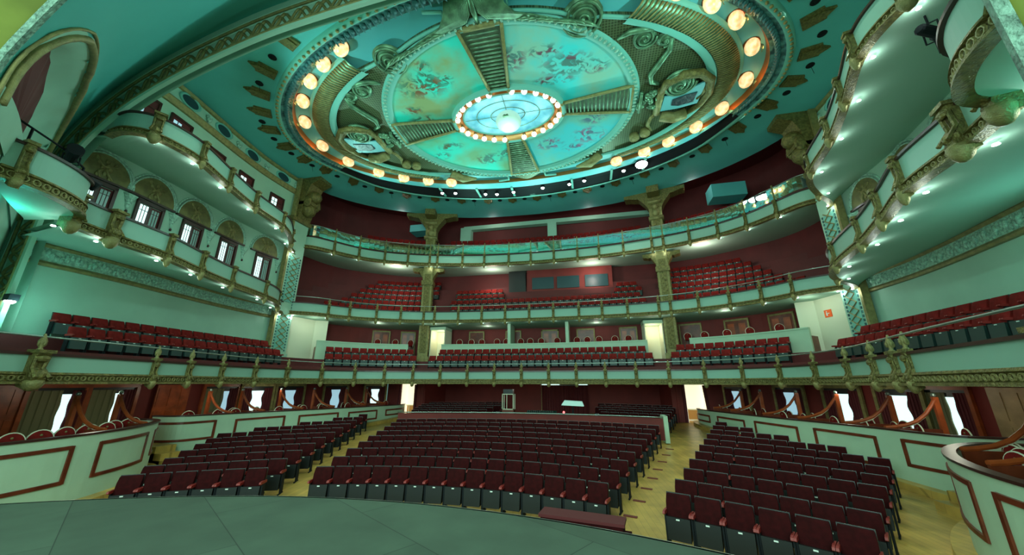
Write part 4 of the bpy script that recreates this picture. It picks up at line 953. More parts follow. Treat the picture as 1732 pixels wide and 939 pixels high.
    for i, (y, z) in enumerate([(11.6, 17.85), (13.8, 17.8), (16.1, 17.75), (18.7, 17.75)]):
        (x, yy), rz = wall_frame(y, s)
        if (-math.sin(rz))*(-s) < 0: rz += PI
        t = thing('round_window', 'dark oval window under the ceiling on the %s wall, %s from the stage' % (sn, ORD[i]), 'window', (x, yy, z), rz)
        m = MB(); m.grid([[(rx*math.cos(2*PI*k/20), d, rx*.6*math.sin(2*PI*k/20)) for k in range(20)] for rx, d in ((.62, 0), (.60, .08), (.50, .08), (.46, .02))], True); part('window_frame', m, M['bead'], t, True)
        m = MB(); m.add([(.47*math.cos(2*PI*k/20), .03, .28*math.sin(2*PI*k/20)) for k in range(20)], [tuple(range(20))]); part('dark_pane', m, bpy.data.materials['dark_glass'], t)
        if i < 4:
            (x2, y2), _ = wall_frame(y+1.15, s)
            t = thing('wall_boss', 'small carved shell boss after the %s oval window on the %s wall' % (ORD[i], sn), 'boss', (x2, y2, z-.02), rz)
            m = MB(); m.ball(0, .06, 0, .22, .1, .12, 8, 5); m.ball(0, .07, -.16, .15, .1, .14, 8, 5); m.ball(0, .06, -.3, .07, .06, .08, 6, 4); part('shell', m, M['relief'], t, True)
# ---------------------------------------------------------------- downlights under the balcony fronts (lit lens + real lamp)
lens = mesh_of('downlight_lens', (lambda q: (q.lathe([(.05, 0), (.06, -.03), (.02, -.045)], 8), q)[1])(MB()), M['lens'], True)
def downlight(x, y, z, label, power, off=(0, 0), r=.05):
    o = bpy.data.objects.new('downlight', lens); COL.objects.link(o); o.location = (x, y, z); tag(o, label, 'downlight', 'small lamps under the balcony fronts')
    point('downlight_glow', (x, y, z-.16), power, (.82, 1, .93), .03)
def behind(path, x, y, d):
    n = near_on(path, x, y); return x-n[0]*d, y-n[1]*d
for nm, path, posts, z, pw in (('second tier', R2c, R2posts, 7.97, 2.2), ('top tier', R3c, R3posts, 13.13, 4.0)):
    for i, (x, y) in enumerate(posts):
        a, b = behind(path, x, y, .22); downlight(a, b, z, 'small lit lamp under the %s balcony, %s post from the left' % (nm, ORD[i]), pw)
for s, sn in ((-1, 'left'), (1, 'right')):
    for nm, pp, posts, z, pw in (('lower', B2p, B2posts+[(11.5, 7.75), (11.15, 6.6)], 7.77, 7), ('upper', B3p, B3posts+[(12.15, 8.4)], 12.33, 8)):
        path = sidec(pp, s)
        for i, (x, y) in enumerate(posts):
            a, b = behind(path, s*x, y, .30); downlight(a, b, z, 'small lit lamp under the %s %s box balcony, %s post from the pilaster' % (nm, sn, ORD[i]), pw)
    downlight(s*16.7, 21.1, 7.95, 'bright small lamp above the %s pilaster at the lower boxes' % sn, 9)
    downlight(s*16.6, 19.9, 7.77, 'bright small lamp beside the %s pilaster under the lower boxes' % sn, 9)
    downlight(s*16.6, 20.0, 12.33, 'bright small lamp beside the %s pilaster under the upper boxes' % sn, 9)
    point('stage_box_glow', (s*11.6, 5.6, 7.7), 26, (.05, 1, .85), .2)
    t = thing('wall_lamp', 'bright cyan white floodlight on the %s wall beside the arch' % sn, 'lamp', (s*15.2, 7.85 if s < 0 else 10.3, 6.05 if s < 0 else 6.75))
    m = MB(); m.box(-.16, .16, -.12, .12, -.1, .12); part('lamp_body', m, M['black2'], t)
    m = MB(); m.ball(0, 0, -.12, .15, .13, .08, 10, 5); part('lamp_lens', m, M['glow'], t, True)
    point('floodlight_glow', (s*14.9, 8.0 if s < 0 else 10.2, 5.8 if s < 0 else 6.5), 60, (.35, 1, .9), .1)
for s in (-1, 1):
    for x, y in ((s*14.2, 10.5), (s*14.6, 14.5), (s*14.2, 18.5)): point('under_balcony_lamp', (x, y, 3.0), 20, (.95, .95, .75), .15)
for x in (-5.5, 0, 5.5): point('under_balcony_lamp', (x, 27.5, 3.05), 22, (.95, .9, .75), .2)
for x, y in ((-12.5, 27), (-4.5, 30), (4.5, 30), (12.5, 27)):
    point('tier_fill', (x, y, 12.4), 130, (1, .85, .75), .2); point('tier_fill', (x, y, 18.2), 45, (1, .85, .8), .2)  # unseen fill points, added to brighten the seats on the tiers
for x, y in ((-12.8, 25.7), (-4.5, 28.9), (4.5, 28.9), (12.8, 25.7)): point('tier_fill', (x, y, 7.7), 14, (1, .95, .8), .15)
for x, y in ((-13, 13), (13, 13), (-13.5, 19.5), (13.5, 19.5), (-7, 25.2), (7, 25.2), (0, 25.6), (-9, 9.3), (9, 9.3)):
    spot('house_light', (x, y, 18.25), (x*.75, y*.9, 0), 900, (.78, 1, .86), 110, .12, .8)
for sx in (-1, 1): spot('cove_fill', (sx*2.5, 27.9, 14.5), (sx*9.5, 6.0, 14.6), 1700, (.42, 1, .9), 62, .12, .9)  # added spots without fixtures, lightening the cove near the arch
for x, y, z in ((-14.0, 21.5, 14.5), (14.0, 21.5, 14.5), (-12.0, 10.5, 13.6), (12.0, 10.5, 13.6), (-6, 27.4, 14.4), (6, 27.4, 14.4), (0, 27.8, 14.4)):
    spot('rail_fill', (x*.97, y-.2, z), (x*-.05, 16.0, 18.3), 1500, (.45, 1, .86), 110, .1, .8)  # fixtureless spots added at the rails to light the ceiling
# ---------------------------------------------------------------- stalls boxes: parapets, partitions, openings
FP = [(15.0, 12.9), (14.2, 12.95), (13.7, 13.25), (13.45, 14.0), (13.2, 15.2), (12.7, 17), (12.0, 19), (11.3, 21.5), (10.7, 24), (10.4, 26.0), (10.6, 27.1)]
NP = [(9.75, 5.3), (9.8, 6.6), (10.1, 8.0), (10.7, 9.4), (11.55, 10.6), (12.5, 11.45), (13.4, 11.8), (14.3, 11.6)]
PTOP = lambda y: 1.93-.012*max(0, y-13)
def parapet(path, label, n, y0):
    t = thing('box_parapet', label, 'parapet', (path[0][0], path[0][1], 0))
    N = normals(path); m = MB(); rows = []
    for (x, y), q in zip(path, N):
        zt = PTOP(y)-.05; z0 = fz(y); rows.append([(x, y, z0), (x, y, zt), (x-q[0]*.16, y-q[1]*.16, zt), (x-q[0]*.16, y-q[1]*.16, z0)])
    m.grid(rows, True, True); obj('parapet_wall', m, M['box'], t)
    m = MB(); rows = []
    for (x, y), q in zip(path, N):
        zt = PTOP(y); rows.append([(x+q[0]*.04, y+q[1]*.04, zt-.05), (x+q[0]*.04, y+q[1]*.04, zt), (x-q[0]*.17, y-q[1]*.17, zt), (x-q[0]*.17, y-q[1]*.17, zt-.05)])
    m.grid(rows, True, True); obj('top_rail', m, M['dwood'], t)
    m = MB(); rows = []
    for (x, y), q in zip(path, N):
        z0 = fz(y); rows.append([(x+q[0]*.32, y+q[1]*.32, z0), (x+q[0]*.30, y+q[1]*.30, z0+.2), (x, y, z0+.22), (x, y, z0)])
    m.grid(rows, True, True); obj('skirting', m, M['wood2'] if False else M['floor'], t)
    # raised rectangular frames
    L = plen(path); st = resample(path, .1); k = len(st); per = k/n
    for i in range(n):
        a, b = int(i*per+per*.12), int((i+1)*per-per*.12)
        sg = st[a:b]
        if len(sg) < 5: continue
        def P(j, z, d): x, y, an = sg[j]; return (x+math.sin(an)*d, y-math.cos(an)*d, z)
        ym = sg[len(sg)//2][1]; zt = PTOP(ym)-.32; zb = fz(ym)+.75 if zt-fz(ym) > 1.3 else fz(ym)+.42
        m = MB()
        for z in (zt, zb): m.grid([[P(j, z-.05, .0), P(j, z-.045, .035), P(j, z+.045, .035), P(j, z+.05, .0)] for j in range(len(sg))], True, True)
        for j in (0, len(sg)-1):
            x, y, an = sg[j]; m.at(x, y, 0, an); m.box(-.05, .05, -.036, .0, zb-.04, zt+.04); m.T = Matrix.Identity(4)
        obj('panel_frame', m, M['wood'], t)
    return t
chair = None
def box_chair():
    t = thing('box_chair', 'x', 'chair', (0, -50, 0))
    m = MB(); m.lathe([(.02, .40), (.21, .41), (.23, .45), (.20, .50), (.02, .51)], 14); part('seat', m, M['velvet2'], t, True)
    m = MB(); arc = [(-.20, .50)]+[(-.24*math.cos(PI*k/12)*1.0, .72+.26*math.sin(PI*k/12)) for k in range(13)]+[(.20, .50)]
    m.prism(arc, -.24, -.19, 'xzy'); bk = part('backrest', m, M['velvet2'], t)
    m = MB(); m.tube([(-.19, -.2, .40)]+[(x*1.04, -.215, z*1.005) for x, z in arc]+[(.19, -.2, .40)], .02, 6); part('pale_rim', m, M['cream'], t, True)
    m = MB(); m.ball(0, -.18, .86, .03, .02, .03, 6, 4); part('back_button', m, M['gold2'], t)
    for sx in (-1, 1):
        for sy in (-1, 1):
            m = MB(); m.tube([(sx*.15, sy*.15, .42), (sx*.18, sy*.18, 0)], [.02, .013], 6); part('leg', m, M['wood'], t, True)
    return t
bc = box_chair(); used = False
def nxt(L): return L
CHL = [(-10.7,7.0),(-10.9,7.6),(-11.2,8.3),(-11.5,8.9),(-11.65,9.5),(-12.2,10.0),(-12.5,10.55),(-12.9,11.0)]
CHF = [(-14.4,14.0),(-14.1,15.2),(-13.9,15.9),(-14.5,16.3),(-13.6,16.9),(-14.2,17.5),(-13.2,17.9),(-12.75,19.2),(-13.3,19.6),(-12.5,20.4),(-13.0,20.9),(-11.95,22.2),(-12.5,22.5),(-11.7,23.4),(-12.3,23.9),(-11.5,25.1),(-11.4,25.9)]
def chairs(lst, side, nm, zf):
    nm = nm.replace('stage side box', 'near box')
    global used
    for i, (x, y) in enumerate(lst):
        X = -x if side > 0 else x; z = 1.05 if zf is None else zf
        rz = PI/2*(1 if side > 0 else -1) + random.uniform(-.3, .3)
        lab = 'round backed red chair with pale rim in the %s, %s from stage' % (nm, ORD[i])
        if not used: bc.location = (X, y, z); bc.rotation_euler = (0, 0, rz); bc['label'] = lab; bc['group'] = 'round backed chairs in the boxes'; used = True
        else: dup(bc, (X, y, z), rz, lab, 'round backed chairs in the boxes')
for s, sn in ((-1, 'left'), (1, 'right')):
    f = catmull(FP, 4); nr = catmull(NP, 4)
    fp = [(-x, y) for x, y in f] if s < 0 else f[::-1]; npp = [(-x, y) for x, y in nr] if s < 0 else nr[::-1]
    parapet(fp, 'long pale parapet of the %s stalls boxes with red framed panels' % sn, 5, 13)
    parapet(npp, 'curved pale parapet of the %s stage side box with red framed panels' % sn, 3, 6)
    # raised box floor
    for nm, pth, d in (('', f, 4.2), ('near', nr, 5.2)):
        a = f if nm == '' else nr
        m = MB(); A = a; B = [(min(17, x+4.6), y+.3) for x, y in a]
        sg = s; m.grid([[(sg*x, y, 1.05) for x, y in A], [(sg*x, y, 1.05) for x, y in B]]); struct('floor_boxes_'+sn+('_near' if nm else ''), m, M['wood'], 'dark wooden floor of the %s boxes' % sn, 'floor')
    chairs(CHL, s, '%s stage side box' % sn, 1.05); chairs(CHF, s, '%s stalls boxes' % sn, 1.05)
    # partitions with swooping top
    for i, (x, y) in enumerate([(10.75, 8.9), (11.7, 10.6), (13.25, 15.2), (12.95, 16.7), (12.3, 18.6), (11.75, 20.6), (11.1, 22.9), (10.8, 24.8)]):
        t = thing('box_partition', 'reddish wooden partition with swooping top in the %s boxes, %s from the stage' % (sn, ORD[i]), 'partition', (s*(x+.15), y, 1.05), 0 if s > 0 else PI)
        Lp = 2.3; sw = [(Lp, 0), (0, 0), (0, .84), (.25, .86), (.6, .95), (.95, 1.15), (1.25, 1.45), (1.5, 1.8), (1.62, 1.95), (Lp, 1.95)]
        # the partition leans along y a little so that it fans out towards the wall
        m = MB(); m.box(0, 1.7, -.03, .03, 0, .84); part('partition_panel', m, M['wood'], t)
        m = MB(); m.tube([(0, 0, .86), (.25, 0, .88), (.6, 0, .94), (.95, 0, 1.08), (1.25, 0, 1.3), (1.5, 0, 1.6), (1.62, 0, 1.78)], .055, 8); m.box(1.55, 1.70, -.05, .05, 0, 1.84); part('swooping_rail', m, M['wood2'], t, 'auto')
        m = MB(); m.tube([(.5, 0, .86), (.9, 0, .98), (1.2, 0, 1.2), (1.45, 0, 1.5)], .016, 5); part('pale_edge', m, M['cream'], t)
        m = MB(); m.ball(1.62, 0, 1.9, .07, .07, .07, 8, 5); part('post_knob', m, M['steel'], t, True)
    # openings in the back wall
    blobs = [(16.84, 10.6), (16.88, 12.3), (16.6, 17.0), (16.05, 18.8), (15.5, 20.7), (14.35, 23.6), (12.9, 26.3)] if s < 0 else [(16.85, 10.6), (16.9, 12.3), (16.62, 16.9), (16.2, 18.3), (15.5, 20.6), (14.5, 23.2), (12.95, 26.3)]
    for i, (x, y) in enumerate(blobs):
        n_ = near_on([(p[0], p[1]) for p in catmull(SBW, 4)][::-1], x, y); nx, ny = n_[0]*s, n_[1]
        if nx*s > 0: nx, ny = -nx, -ny
        rz = math.atan2(ny, nx)-PI/2; x0 = x-.05
        t = thing('box_doorway', 'curtained doorway with bright gap behind the %s stalls boxes, %s from the stage' % (sn, ORD[i]), 'doorway', (s*x0+nx*.03, y+ny*.03, 1.05), rz)
        m = MB(); m.box(-.95, -.82, 0, .12, 0, 2.15); m.box(.82, .95, 0, .12, 0, 2.15); m.box(-.95, .95, 0, .12, 2.05, 2.19); part('door_frame', m, M['wood2'] if i < 3 else M['gold2'], t)
        m = MB(); m.box(-.82, .82, .0, .02, 0, 2.05); part('dark_opening', m, M['black'], t)
        blue = (i in (2, 4, 5)) if s < 0 else (i in (5, 6))
        w0 = .29 if i > 2 else .12
        pts = []
        for k in range(13):
            z = .15+1.65*k/12; pts.append((w0*(1+.16*math.cos(k*PI/3.0)), z))
        poly = [(-w, z) for w, z in pts]+[(w, z) for w, z in pts[::-1]]
        off = -.25 if i < 3 else 0
        m = MB(); m.prism([(p+off, z) for p, z in poly], .02, .045, 'xzy'); part('bright_gap', m, M['dayblue'] if blue else M['day'], t)
        for sg, mm, w1 in ((-1, M['curtain'], .82), (1, M['curtain'] if i > 2 else M['tan'], .82)):
            inner_ = [(off+sg*(w+.02), z) for w, z in [(w0*1.1, .05)]+pts+[(w0*1.1, 1.95)]]
            m = MB(); q = [(sg*w1, .05)]+inner_+[(sg*w1, 1.95)]; m.prism(q, .03, .07, 'xzy')
            for k in range(4): xx = lp(off+sg*w0*1.2, sg*w1, (k+.5)/4); m.tube([(xx, .07, .05), (xx, .08, 1.95)], .035, 5)
            part('curtain', m, mm, t)
    # wooden wall panel / doors next to the openings
    for i, (x, y, w_, mm) in enumerate([(16.86, 9.0, 1.0, 'wood2'), (16.78, 14.65, .75, 'wood2')]):
        n_ = (-s, 0); t = thing('wooden_door', 'orange red panelled door behind the %s boxes, %s from the stage' % (sn, ORD[i]), 'door', (s*(x-.1), y, 1.05), PI/2 if s > 0 else -PI/2)
        m = MB(); m.box(-w_, w_, 0, .05, 0, 2.15); part('door_leaf', m, M[mm] if s < 0 else mat('pale_varnished_wood', (.38, .24, .12), .4, var=.2, scale=2) if i == 0 else bpy.data.materials['pale_varnished_wood'], t)
        m = MB()
        for k in range(3):
            for z0, z1 in ((.2, .95), (1.15, 2.0)): c0 = -w_+w_*2*(k+.5)/3; m.box(c0-w_*.24, c0+w_*.24, .05, .075, z0, z1)
        part('raised_panel', m, M['wood2'] if s < 0 else bpy.data.materials['pale_varnished_wood'], t)
    # entrance wall strip and steps between the two parapets
    m = MB(); 
    for k in range(3): m.box(*sorted((s*(12.6+.35*k), s*16)), 12.15, 12.9, fz(12)+0, fz(12)+.25*(k+1))
    tag(obj('entrance_steps', m, M['floor']), 'yellow wooden steps up between the %s parapets' % sn, 'steps')
    # bright side doorway at the far corner of the stalls
    t = thing('lit_doorway', 'bright %s doorway at the back corner of the stalls' % sn, 'doorway', (s*10.65 if s < 0 else 10.75, 27.7, fz(27.5)))
    m = MB(); m.box(-.62, .62, .9, 1.0, 0, 2.5); m.box(-.66, -.6, 0, 1.0, 0, 2.5); m.box(.6, .66, 0, 1.0, 0, 2.5); part('lit_wall', m, M['doorlit'], t)
    m = MB(); m.box(-.5, .45, .82, .9, .15, .75); part('wooden_panel', m, M['wood2'] if False else mat('honey_wood', (.55, .28, .08), .4) if s < 0 else bpy.data.materials['honey_wood'], t)
    m = MB(); m.box(-.6, .6, .80, .9, .75, .82); m.box(-.6, .6, .8, .9, .08, .15); m.box(-.08*s+.35*s, .0*s+.35*s, .79, .9, .1, .8) if s > 0 else m.box(-.35, -.3, .79, .9, .1, .8); part('white_dado', m, M['cream'], t)
    m = MB(); m.box(-.75, -.64, -.08, .2, 0, 2.5); m.box(.64, .75, -.08, .2, 0, 2.5); m.box(-.75, .75, -.08, .2, 2.45, 2.55); part('door_frame', m, M['wood'], t)
    # red wall between doorway and boxes
    m = MB(); 
    for x0, x1 in ((11.45, 12.5), (9.2, 9.98)): m.box(*sorted((s*x0, s*x1)), 27.6, 27.75, .5, 3.27)
    struct('wall_back_corner_'+sn, m, M['redlit'], 'dark red wall beside the %s lit doorway' % sn, 'wall')
    m = MB(); rows = [[(s*(9.95+.0*k), 27.5+.02*math.sin(k*2), z) for z in (.8, 3.2)] for k in range(2)]
    m.box(*sorted((s*9.9, s*10.05)), 27.42, 27.6, .8, 3.2); 
    for k in range(3): m.tube([(s*(11.4-.05*k), 27.45, .8), (s*(11.42-.04*k), 27.42, 1.6), (s*(11.3-.03*k), 27.42, 3.2)], .06, 6)
    tag(obj('door_curtain', m, M['curtain']), 'dark red curtain edge hanging beside the %s lit doorway' % sn, 'curtain')
# ---------------------------------------------------------------- stalls seats
def make_seat(name, v1, lowcol, h=.96):
    t = thing(name, 'x', 'seat', (0, -50, 0))
    def slab_(x0, x1, y0, z0, y1, z1, th):   # leaning pad
        return [(x0, y0, z0), (x1, y0, z0), (x1, y0-th, z0+.02), (x0, y0-th, z0+.02), (x0, y1, z1), (x1, y1, z1), (x1, y1-th, z1+.01), (x0, y1-th, z1+.01)]
    # local: +y is the front of the seat
    m = MB(); rows = []
    for z, y, hw, th in ((.50, .02, .235, .05), (.60, .0, .245, .075), (.80, -.05, .25, .07), (.93, -.085, .24, .05), (.955, -.095, .23, .03)):
        rows.append([(-hw, y-.05, z), (-hw, y+th*.6, z), (-hw+.04, y+th, z), (hw-.04, y+th, z), (hw, y+th*.6, z), (hw, y-.05, z)])
    m.grid(rows, True, True); part('backrest', m, v1, t, 'auto')
    m = MB(); m.hexa([(-.25, -.04, .42), (.25, -.04, .42), (.25, -.07, .42), (-.25, -.07, .42), (-.25, -.12, .97), (.25, -.12, .97), (.25, -.16, .965), (-.25, -.16, .965)]); bs = part('back_shell', m, M['black'] if lowcol is None else lowcol, t)
    m = MB(); m.hexa([(-.225, .02, .16), (.225, .02, .16), (.225, .20, .14), (-.225, .20, .14), (-.235, .06, .545), (.235, .06, .545), (.235, .17, .56), (-.235, .17, .56)]); s_ = part('folded_seat', m, M['black'] if lowcol is None else lowcol, t)
    p = MB(); p.box(-.035, .035, .178, .19, .515, .54); g = obj('number_plate', p, M['plate'], s_, local=True); KIDS.setdefault(s_.name, []).append(g)
    for sx in (-1, 1):
        m = MB(); m.box(sx*.262-.018, sx*.262+.018, -.06, .12, .0, .60); m.box(sx*.262-.019, sx*.262+.019, -.12, .22, 0, .03); part('side_stand', m, M['black2'], t)
        m = MB(); m.prism([(-.12, .60), (.22, .60), (.27, .625), (.25, .665), (.16, .675), (-.12, .665)], sx*.258-.022, sx*.258+.022, 'yzx'); part('armrest', m, M['arm'], t)
    return t
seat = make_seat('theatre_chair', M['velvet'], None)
cands = []
rowr = [14.5, 15.7, 16.9, 18.1, 19.3, 20.5, 21.75, 23.0, 24.25]
inside = lambda x, y: all(True for _ in (0,)) 
fpo = catmull(FP, 4)
def par_x(y):
    for a, b in zip(fpo[:-1], fpo[1:]):
        if a[1] <= y <= b[1] and b[1] > a[1]: return lp(a[0], b[0], (y-a[1])/(b[1]-a[1]))
    return 99
for ri, r in enumerate(rowr):
    n_ = int(round(2*math.radians(16.5)*r/.565)); st = 2*math.radians(16.5)/n_
    for k in range(n_):
        a = -math.radians(16.5)+st*(k+.5); kk = n_-k
        w_ = ('%s from its left end' % ORD[k]) if k < n_/2 else ('%s from its right end' % ORD[kk-1])
        cands.append((r, a, 'dark red folding seat in row %s of the centre block, %s' % (ORD[ri], w_)))
srow = rowr+[25.6, 26.9, 28.2]
for ri, r in enumerate(srow):
    for s, sn in ((-1, 'left'), (1, 'right')):
        n_ = int(round(math.radians(13.6)*r/.565)); st = math.radians(13.6)/n_
        for k in range(n_):
            a = math.radians(21.4)+st*(k+.5); x, y = r*math.sin(a), r*math.cos(a)-4
            if x > par_x(y)-1.0: continue
            cands.append((r, s*a, 'dark red folding seat in row %s of the %s block, %s from the aisle' % (ORD[ri], sn, ORD[k])))
for ri, r in enumerate([28.6, 29.9, 31.2, 32.5, 33.8]):
    n_ = int(round(2*math.radians(16.6)*r/.565)); st = 2*math.radians(16.6)/n_
    for k in range(n_):
        a = -math.radians(16.6)+st*(k+.5); x, y = r*math.sin(a), r*math.cos(a)-4
        if -2.9 < x < 4.0: continue
        if y > 31.0: continue
        cands.append((r, a, 'back'))
pl_ = []
for r, a, lab in cands:
    x, y = r*math.sin(a), r*math.cos(a)-4; pl_.append((math.hypot(x-3.88, y), x, y, a, lab))
pl_.sort()
for i, (d, x, y, a, lab) in enumerate(pl_[:300]):
    loc = (x, y, fz(y)); rz = PI-a+random.uniform(-.01, .01)
    if i == 0: seat.location = loc; seat.rotation_euler = (0, 0, rz); seat['label'] = lab; seat['group'] = 'folding seats of the stalls'
    else: dup(seat, loc, rz, lab, 'folding seats of the stalls')
def merged(name, src, places, label, cat, group=None):
    # every remaining seat joined into one object
    vs = []; fs = []; mi = []; mats = []
    pieces = []
    def walk(o, T):
        if o.type == 'MESH': pieces.append((o.data, T))
        for c in kids(o): walk(c, T @ Matrix.Translation(c.location) @ c.rotation_euler.to_matrix().to_4x4())
    walk(src, Matrix.Identity(4))
    for (x, y, z, rz) in places:
        B = Matrix.Translation((x, y, z)) @ Matrix.Rotation(rz, 4, 'Z')
        for me, T in pieces:
            mm = me.materials[0]
            if mm not in mats: mats.append(mm)
            X = B @ T; b = len(vs); vs += [tuple(X @ v.co) for v in me.vertices]
            for p in me.polygons: fs.append(tuple(b+i for i in p.vertices)); mi.append(mats.index(mm))
    me = bpy.data.meshes.new(name); me.from_pydata(vs, [], fs)
    for mm in mats: me.materials.append(mm)
    me.polygons.foreach_set('material_index', mi); me.update()
    o = bpy.data.objects.new(name, me); COL.objects.link(o); tag(o, label, cat, group, 'stuff'); return o
merged('distant_stalls_seats', seat, [(x, y, fz(y), PI-a) for d, x, y, a, l in pl_[300:]], 'remaining rows of dark red folding seats at the back of the stalls', 'seats')
# cross wall behind the ninth row of the centre block, with pale caps
m = MB(); pth = [(25.3*math.sin(a), 25.3*math.cos(a)-4) for a in [math.radians(-16.8+1.4*k) for k in range(25)]]
sweep(m, pth, [(0, .6), (0, 1.62), (-.08, 1.62), (-.08, .6)])
t = thing('low_cross_wall', 'low wall with steel rail behind the ninth row of the centre block', 'wall', (0, 21.3, .6)); obj('wall_panel', m, M['redlit'], t)
m = MB(); m.tube([(x, y-.06, 1.68) for x, y in pth], .03, 6); obj('rail', m, M['steel'], t, True)
m = MB(); m.box(7.25, 7.45, 20.1, 21.0, .5, 1.75); obj('end_post', m, M['box'], t)
# floor strips at the row ends of the aisles
q = MB(); q.box(-.17, .17, -.05, .05, 0, .02); strip = mesh_of('floor_strip', q, mat('red_floor_strip', (.16, .02, .012), .6))
for ri, r in enumerate(rowr):
    for a, l in ((17.35, 'right'), (-17.35, 'left')):
        t_ = math.radians(a); x, y = (r-.15)*math.sin(t_), (r-.15)*math.cos(t_)-4
        o = bpy.data.objects.new('floor_strip', strip); COL.objects.link(o); o.location = (x, y, fz(y)+.002); o.rotation_euler = (math.atan(.045) if y > 10 else 0, 0, -t_); tag(o, 'short red floor strip in the %s aisle beside row %s' % (l, ORD[ri]), 'floor strip', 'red strips at the row ends')
# low red bench by the stage edge
t = thing('orchestra_barrier', 'low dark red upholstered barrier just beyond the stage edge', 'barrier', (3.55, 7.6, 0), -.16)
m = MB(); m.box(-.74, .74, -.18, .18, 0, .93); part('barrier_body', m, M['velvet'], t); m = MB(); m.box(-.77, .77, -.21, .21, .93, .98); part('barrier_top', m, mat('barrier_red', (.10, .008, .010), .8), t)
m = MB(); m.box(.74, .86, -.26, .1, 0, .8); part('end_step', m, M['velvet'], t)
# ---------------------------------------------------------------- first tier seats
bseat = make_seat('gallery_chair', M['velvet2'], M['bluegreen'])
bl = []
def row_on(curve, y0, y1, side, z, label, xr=None, pitch=.57):
    pts = resample(curve, .02); acc = 0; last = None; out = []
    for (x, y, an) in pts:
        if side and x*side < 0: continue
        if not (y0 <= y <= y1): continue
        if xr and not (xr[0] <= x <= xr[1]): continue
        if last is not None and math.hypot(x-last[0], y-last[1]) < pitch: continue
        out.append((x, y, an)); last = (x, y)
    for i, (x, y, an) in enumerate(out): bl.append((x, y, z, an-PI, label % ORD[min(i, 39)]))
for s, sn in ((-1, 'left'), (1, 'right')):
    row_on(K1, 9.6, 19.3, s, 4.92, 'red folding seat in the upper row of the '+sn+' side balcony, %s counted clockwise')
    row_on(F1, 9.6, 19.3, s, 4.35, 'red folding seat in the lower row of the '+sn+' side balcony, %s counted clockwise')
    xr = (9.9, 14.9) if s > 0 else (-14.9, -9.9)
    row_on(K1, 19, 30, s, 4.92, 'red folding seat in the upper row before the '+sn+' parapet, %s from its left', xr)
    row_on(F1, 19, 30, s, 4.35, 'red folding seat in the lower row before the '+sn+' parapet, %s from its left', (9.3, 14.2) if s > 0 else (-14.2, -9.3))
row_on(K1, 20, 30, 0, 4.92, 'red folding seat in the upper row before the central parapet, %s from its left', (-7.6, 7.6))
row_on(F1, 20, 30, 0, 4.35, 'red folding seat in the lower row before the central parapet, %s from its left', (-7.9, 7.9))
# second and third tier seats
far = []
for s in (-1, 1):
    for i in range(6):
        c = offset(G2, -.6*i)
        pts = resample(c, .56)
        for (x, y, an) in pts:
            if x*s < 0: continue
            if abs(x) > 9.9 and abs(x) < 17.2-.3*i: far.append((x, y, 8.85+.62*i, an-PI, s, i, 'tier2'))
for i in range(2):
    for (x, y, an) in resample(offset(G2, -.6*i), .56):
        if -7.9 < x < 8.2 : far.append((x, y, 8.85+.62*i, an-PI, 0, i, 'tier2'))
for i in (2, 3):
    for (x, y, an) in resample(offset(G2, -.6*i), .56):
        if -8 < x < -3.6 or 6.4 < x < 8.3: far.append((x, y, 8.85+.62*i, an-PI, 0, i, 'tier2'))
n_b = 0
far.sort(key=lambda q: math.hypot(q[0]-3.88, q[1]))
room_left = 300-len(bl); cnt = {}
rest = []
near = far[:room_left]; rest = far[room_left:]
near.sort(key=lambda q: q[0])
for (x, y, z, rz, s, i, k) in near:
    key = (s, i); cnt[key] = cnt.get(key, 0)+1
    sec = {-1: 'left', 0: 'central', 1: 'right'}[s]
    bl.append((x, y, z, rz, 'red seat in the %s section of the second tier, row %s, %s from its left' % (sec, ORD[i], ORD[cnt[key]-1])))
for i, (x, y, z, rz, lab) in enumerate(bl):
    if i == 0: bseat.location = (x, y, z); bseat.rotation_euler = (0, 0, rz); bseat['label'] = lab; bseat['group'] = 'red folding seats of the balconies'
    else: dup(bseat, (x, y, z), rz, lab, 'red folding seats of the balconies')
for i in range(3):
    for (x, y, an) in resample(offset(G3, .25-.55*i), .56):
        if abs(x) < 16 and not 9 < abs(x) < 10.7: rest.append((x, y, 14.75+.5*i, an-PI, 0, i, 't3'))
merged('upper_tier_seats', bseat, [q[:4] for q in rest], 'remaining red seats in rows on the upper tiers', 'seats')
# chairs in the first-tier boxes (pale hoops above the parapet)
k = 0
for x, y in [(-13.6, 27.0), (-12.3, 27.6), (-11.2, 28.2), (-9.7, 28.6), (-6.9, 28.6), (-5.9, 28.75), (-5.0, 28.8), (-3.7, 28.9), (-2.9, 28.9), (-1.7, 29.0), (-.9, 29), (0, 29.05), (1.3, 29), (2.9, 28.95), (3.7, 28.9), (4.6, 28.85), (5.8, 28.75), (6.8, 28.6), (10.9, 28.1), (11.9, 27.6), (13.1, 26.8), (14.2, 26.0), (15.4, 24.8)]:
    dup(bc, (x, y, 5.9), PI-.02*x+PI*0, 'round backed chair in the first-tier boxes, %s from the left' % ORD[k], 'round backed chairs in the boxes'); k += 1
m = MB(); sweep(m, catmull(PW, 4), [(-.16, 5.0), (-.16, 5.9), (-2.6, 5.9), (-2.6, 5.0)])
for s in (-1, 1):
    pth = catmull(ms(side_p)[::-1] if s < 0 else side_p, 4); sweep(m, pth, [(-.16, 5.0), (-.16, 5.9), (-2.4, 5.9), (-2.4, 5.0)])
struct('floor_first_tier_boxes', m, M['wood'], 'floor of the first-tier boxes', 'floor')
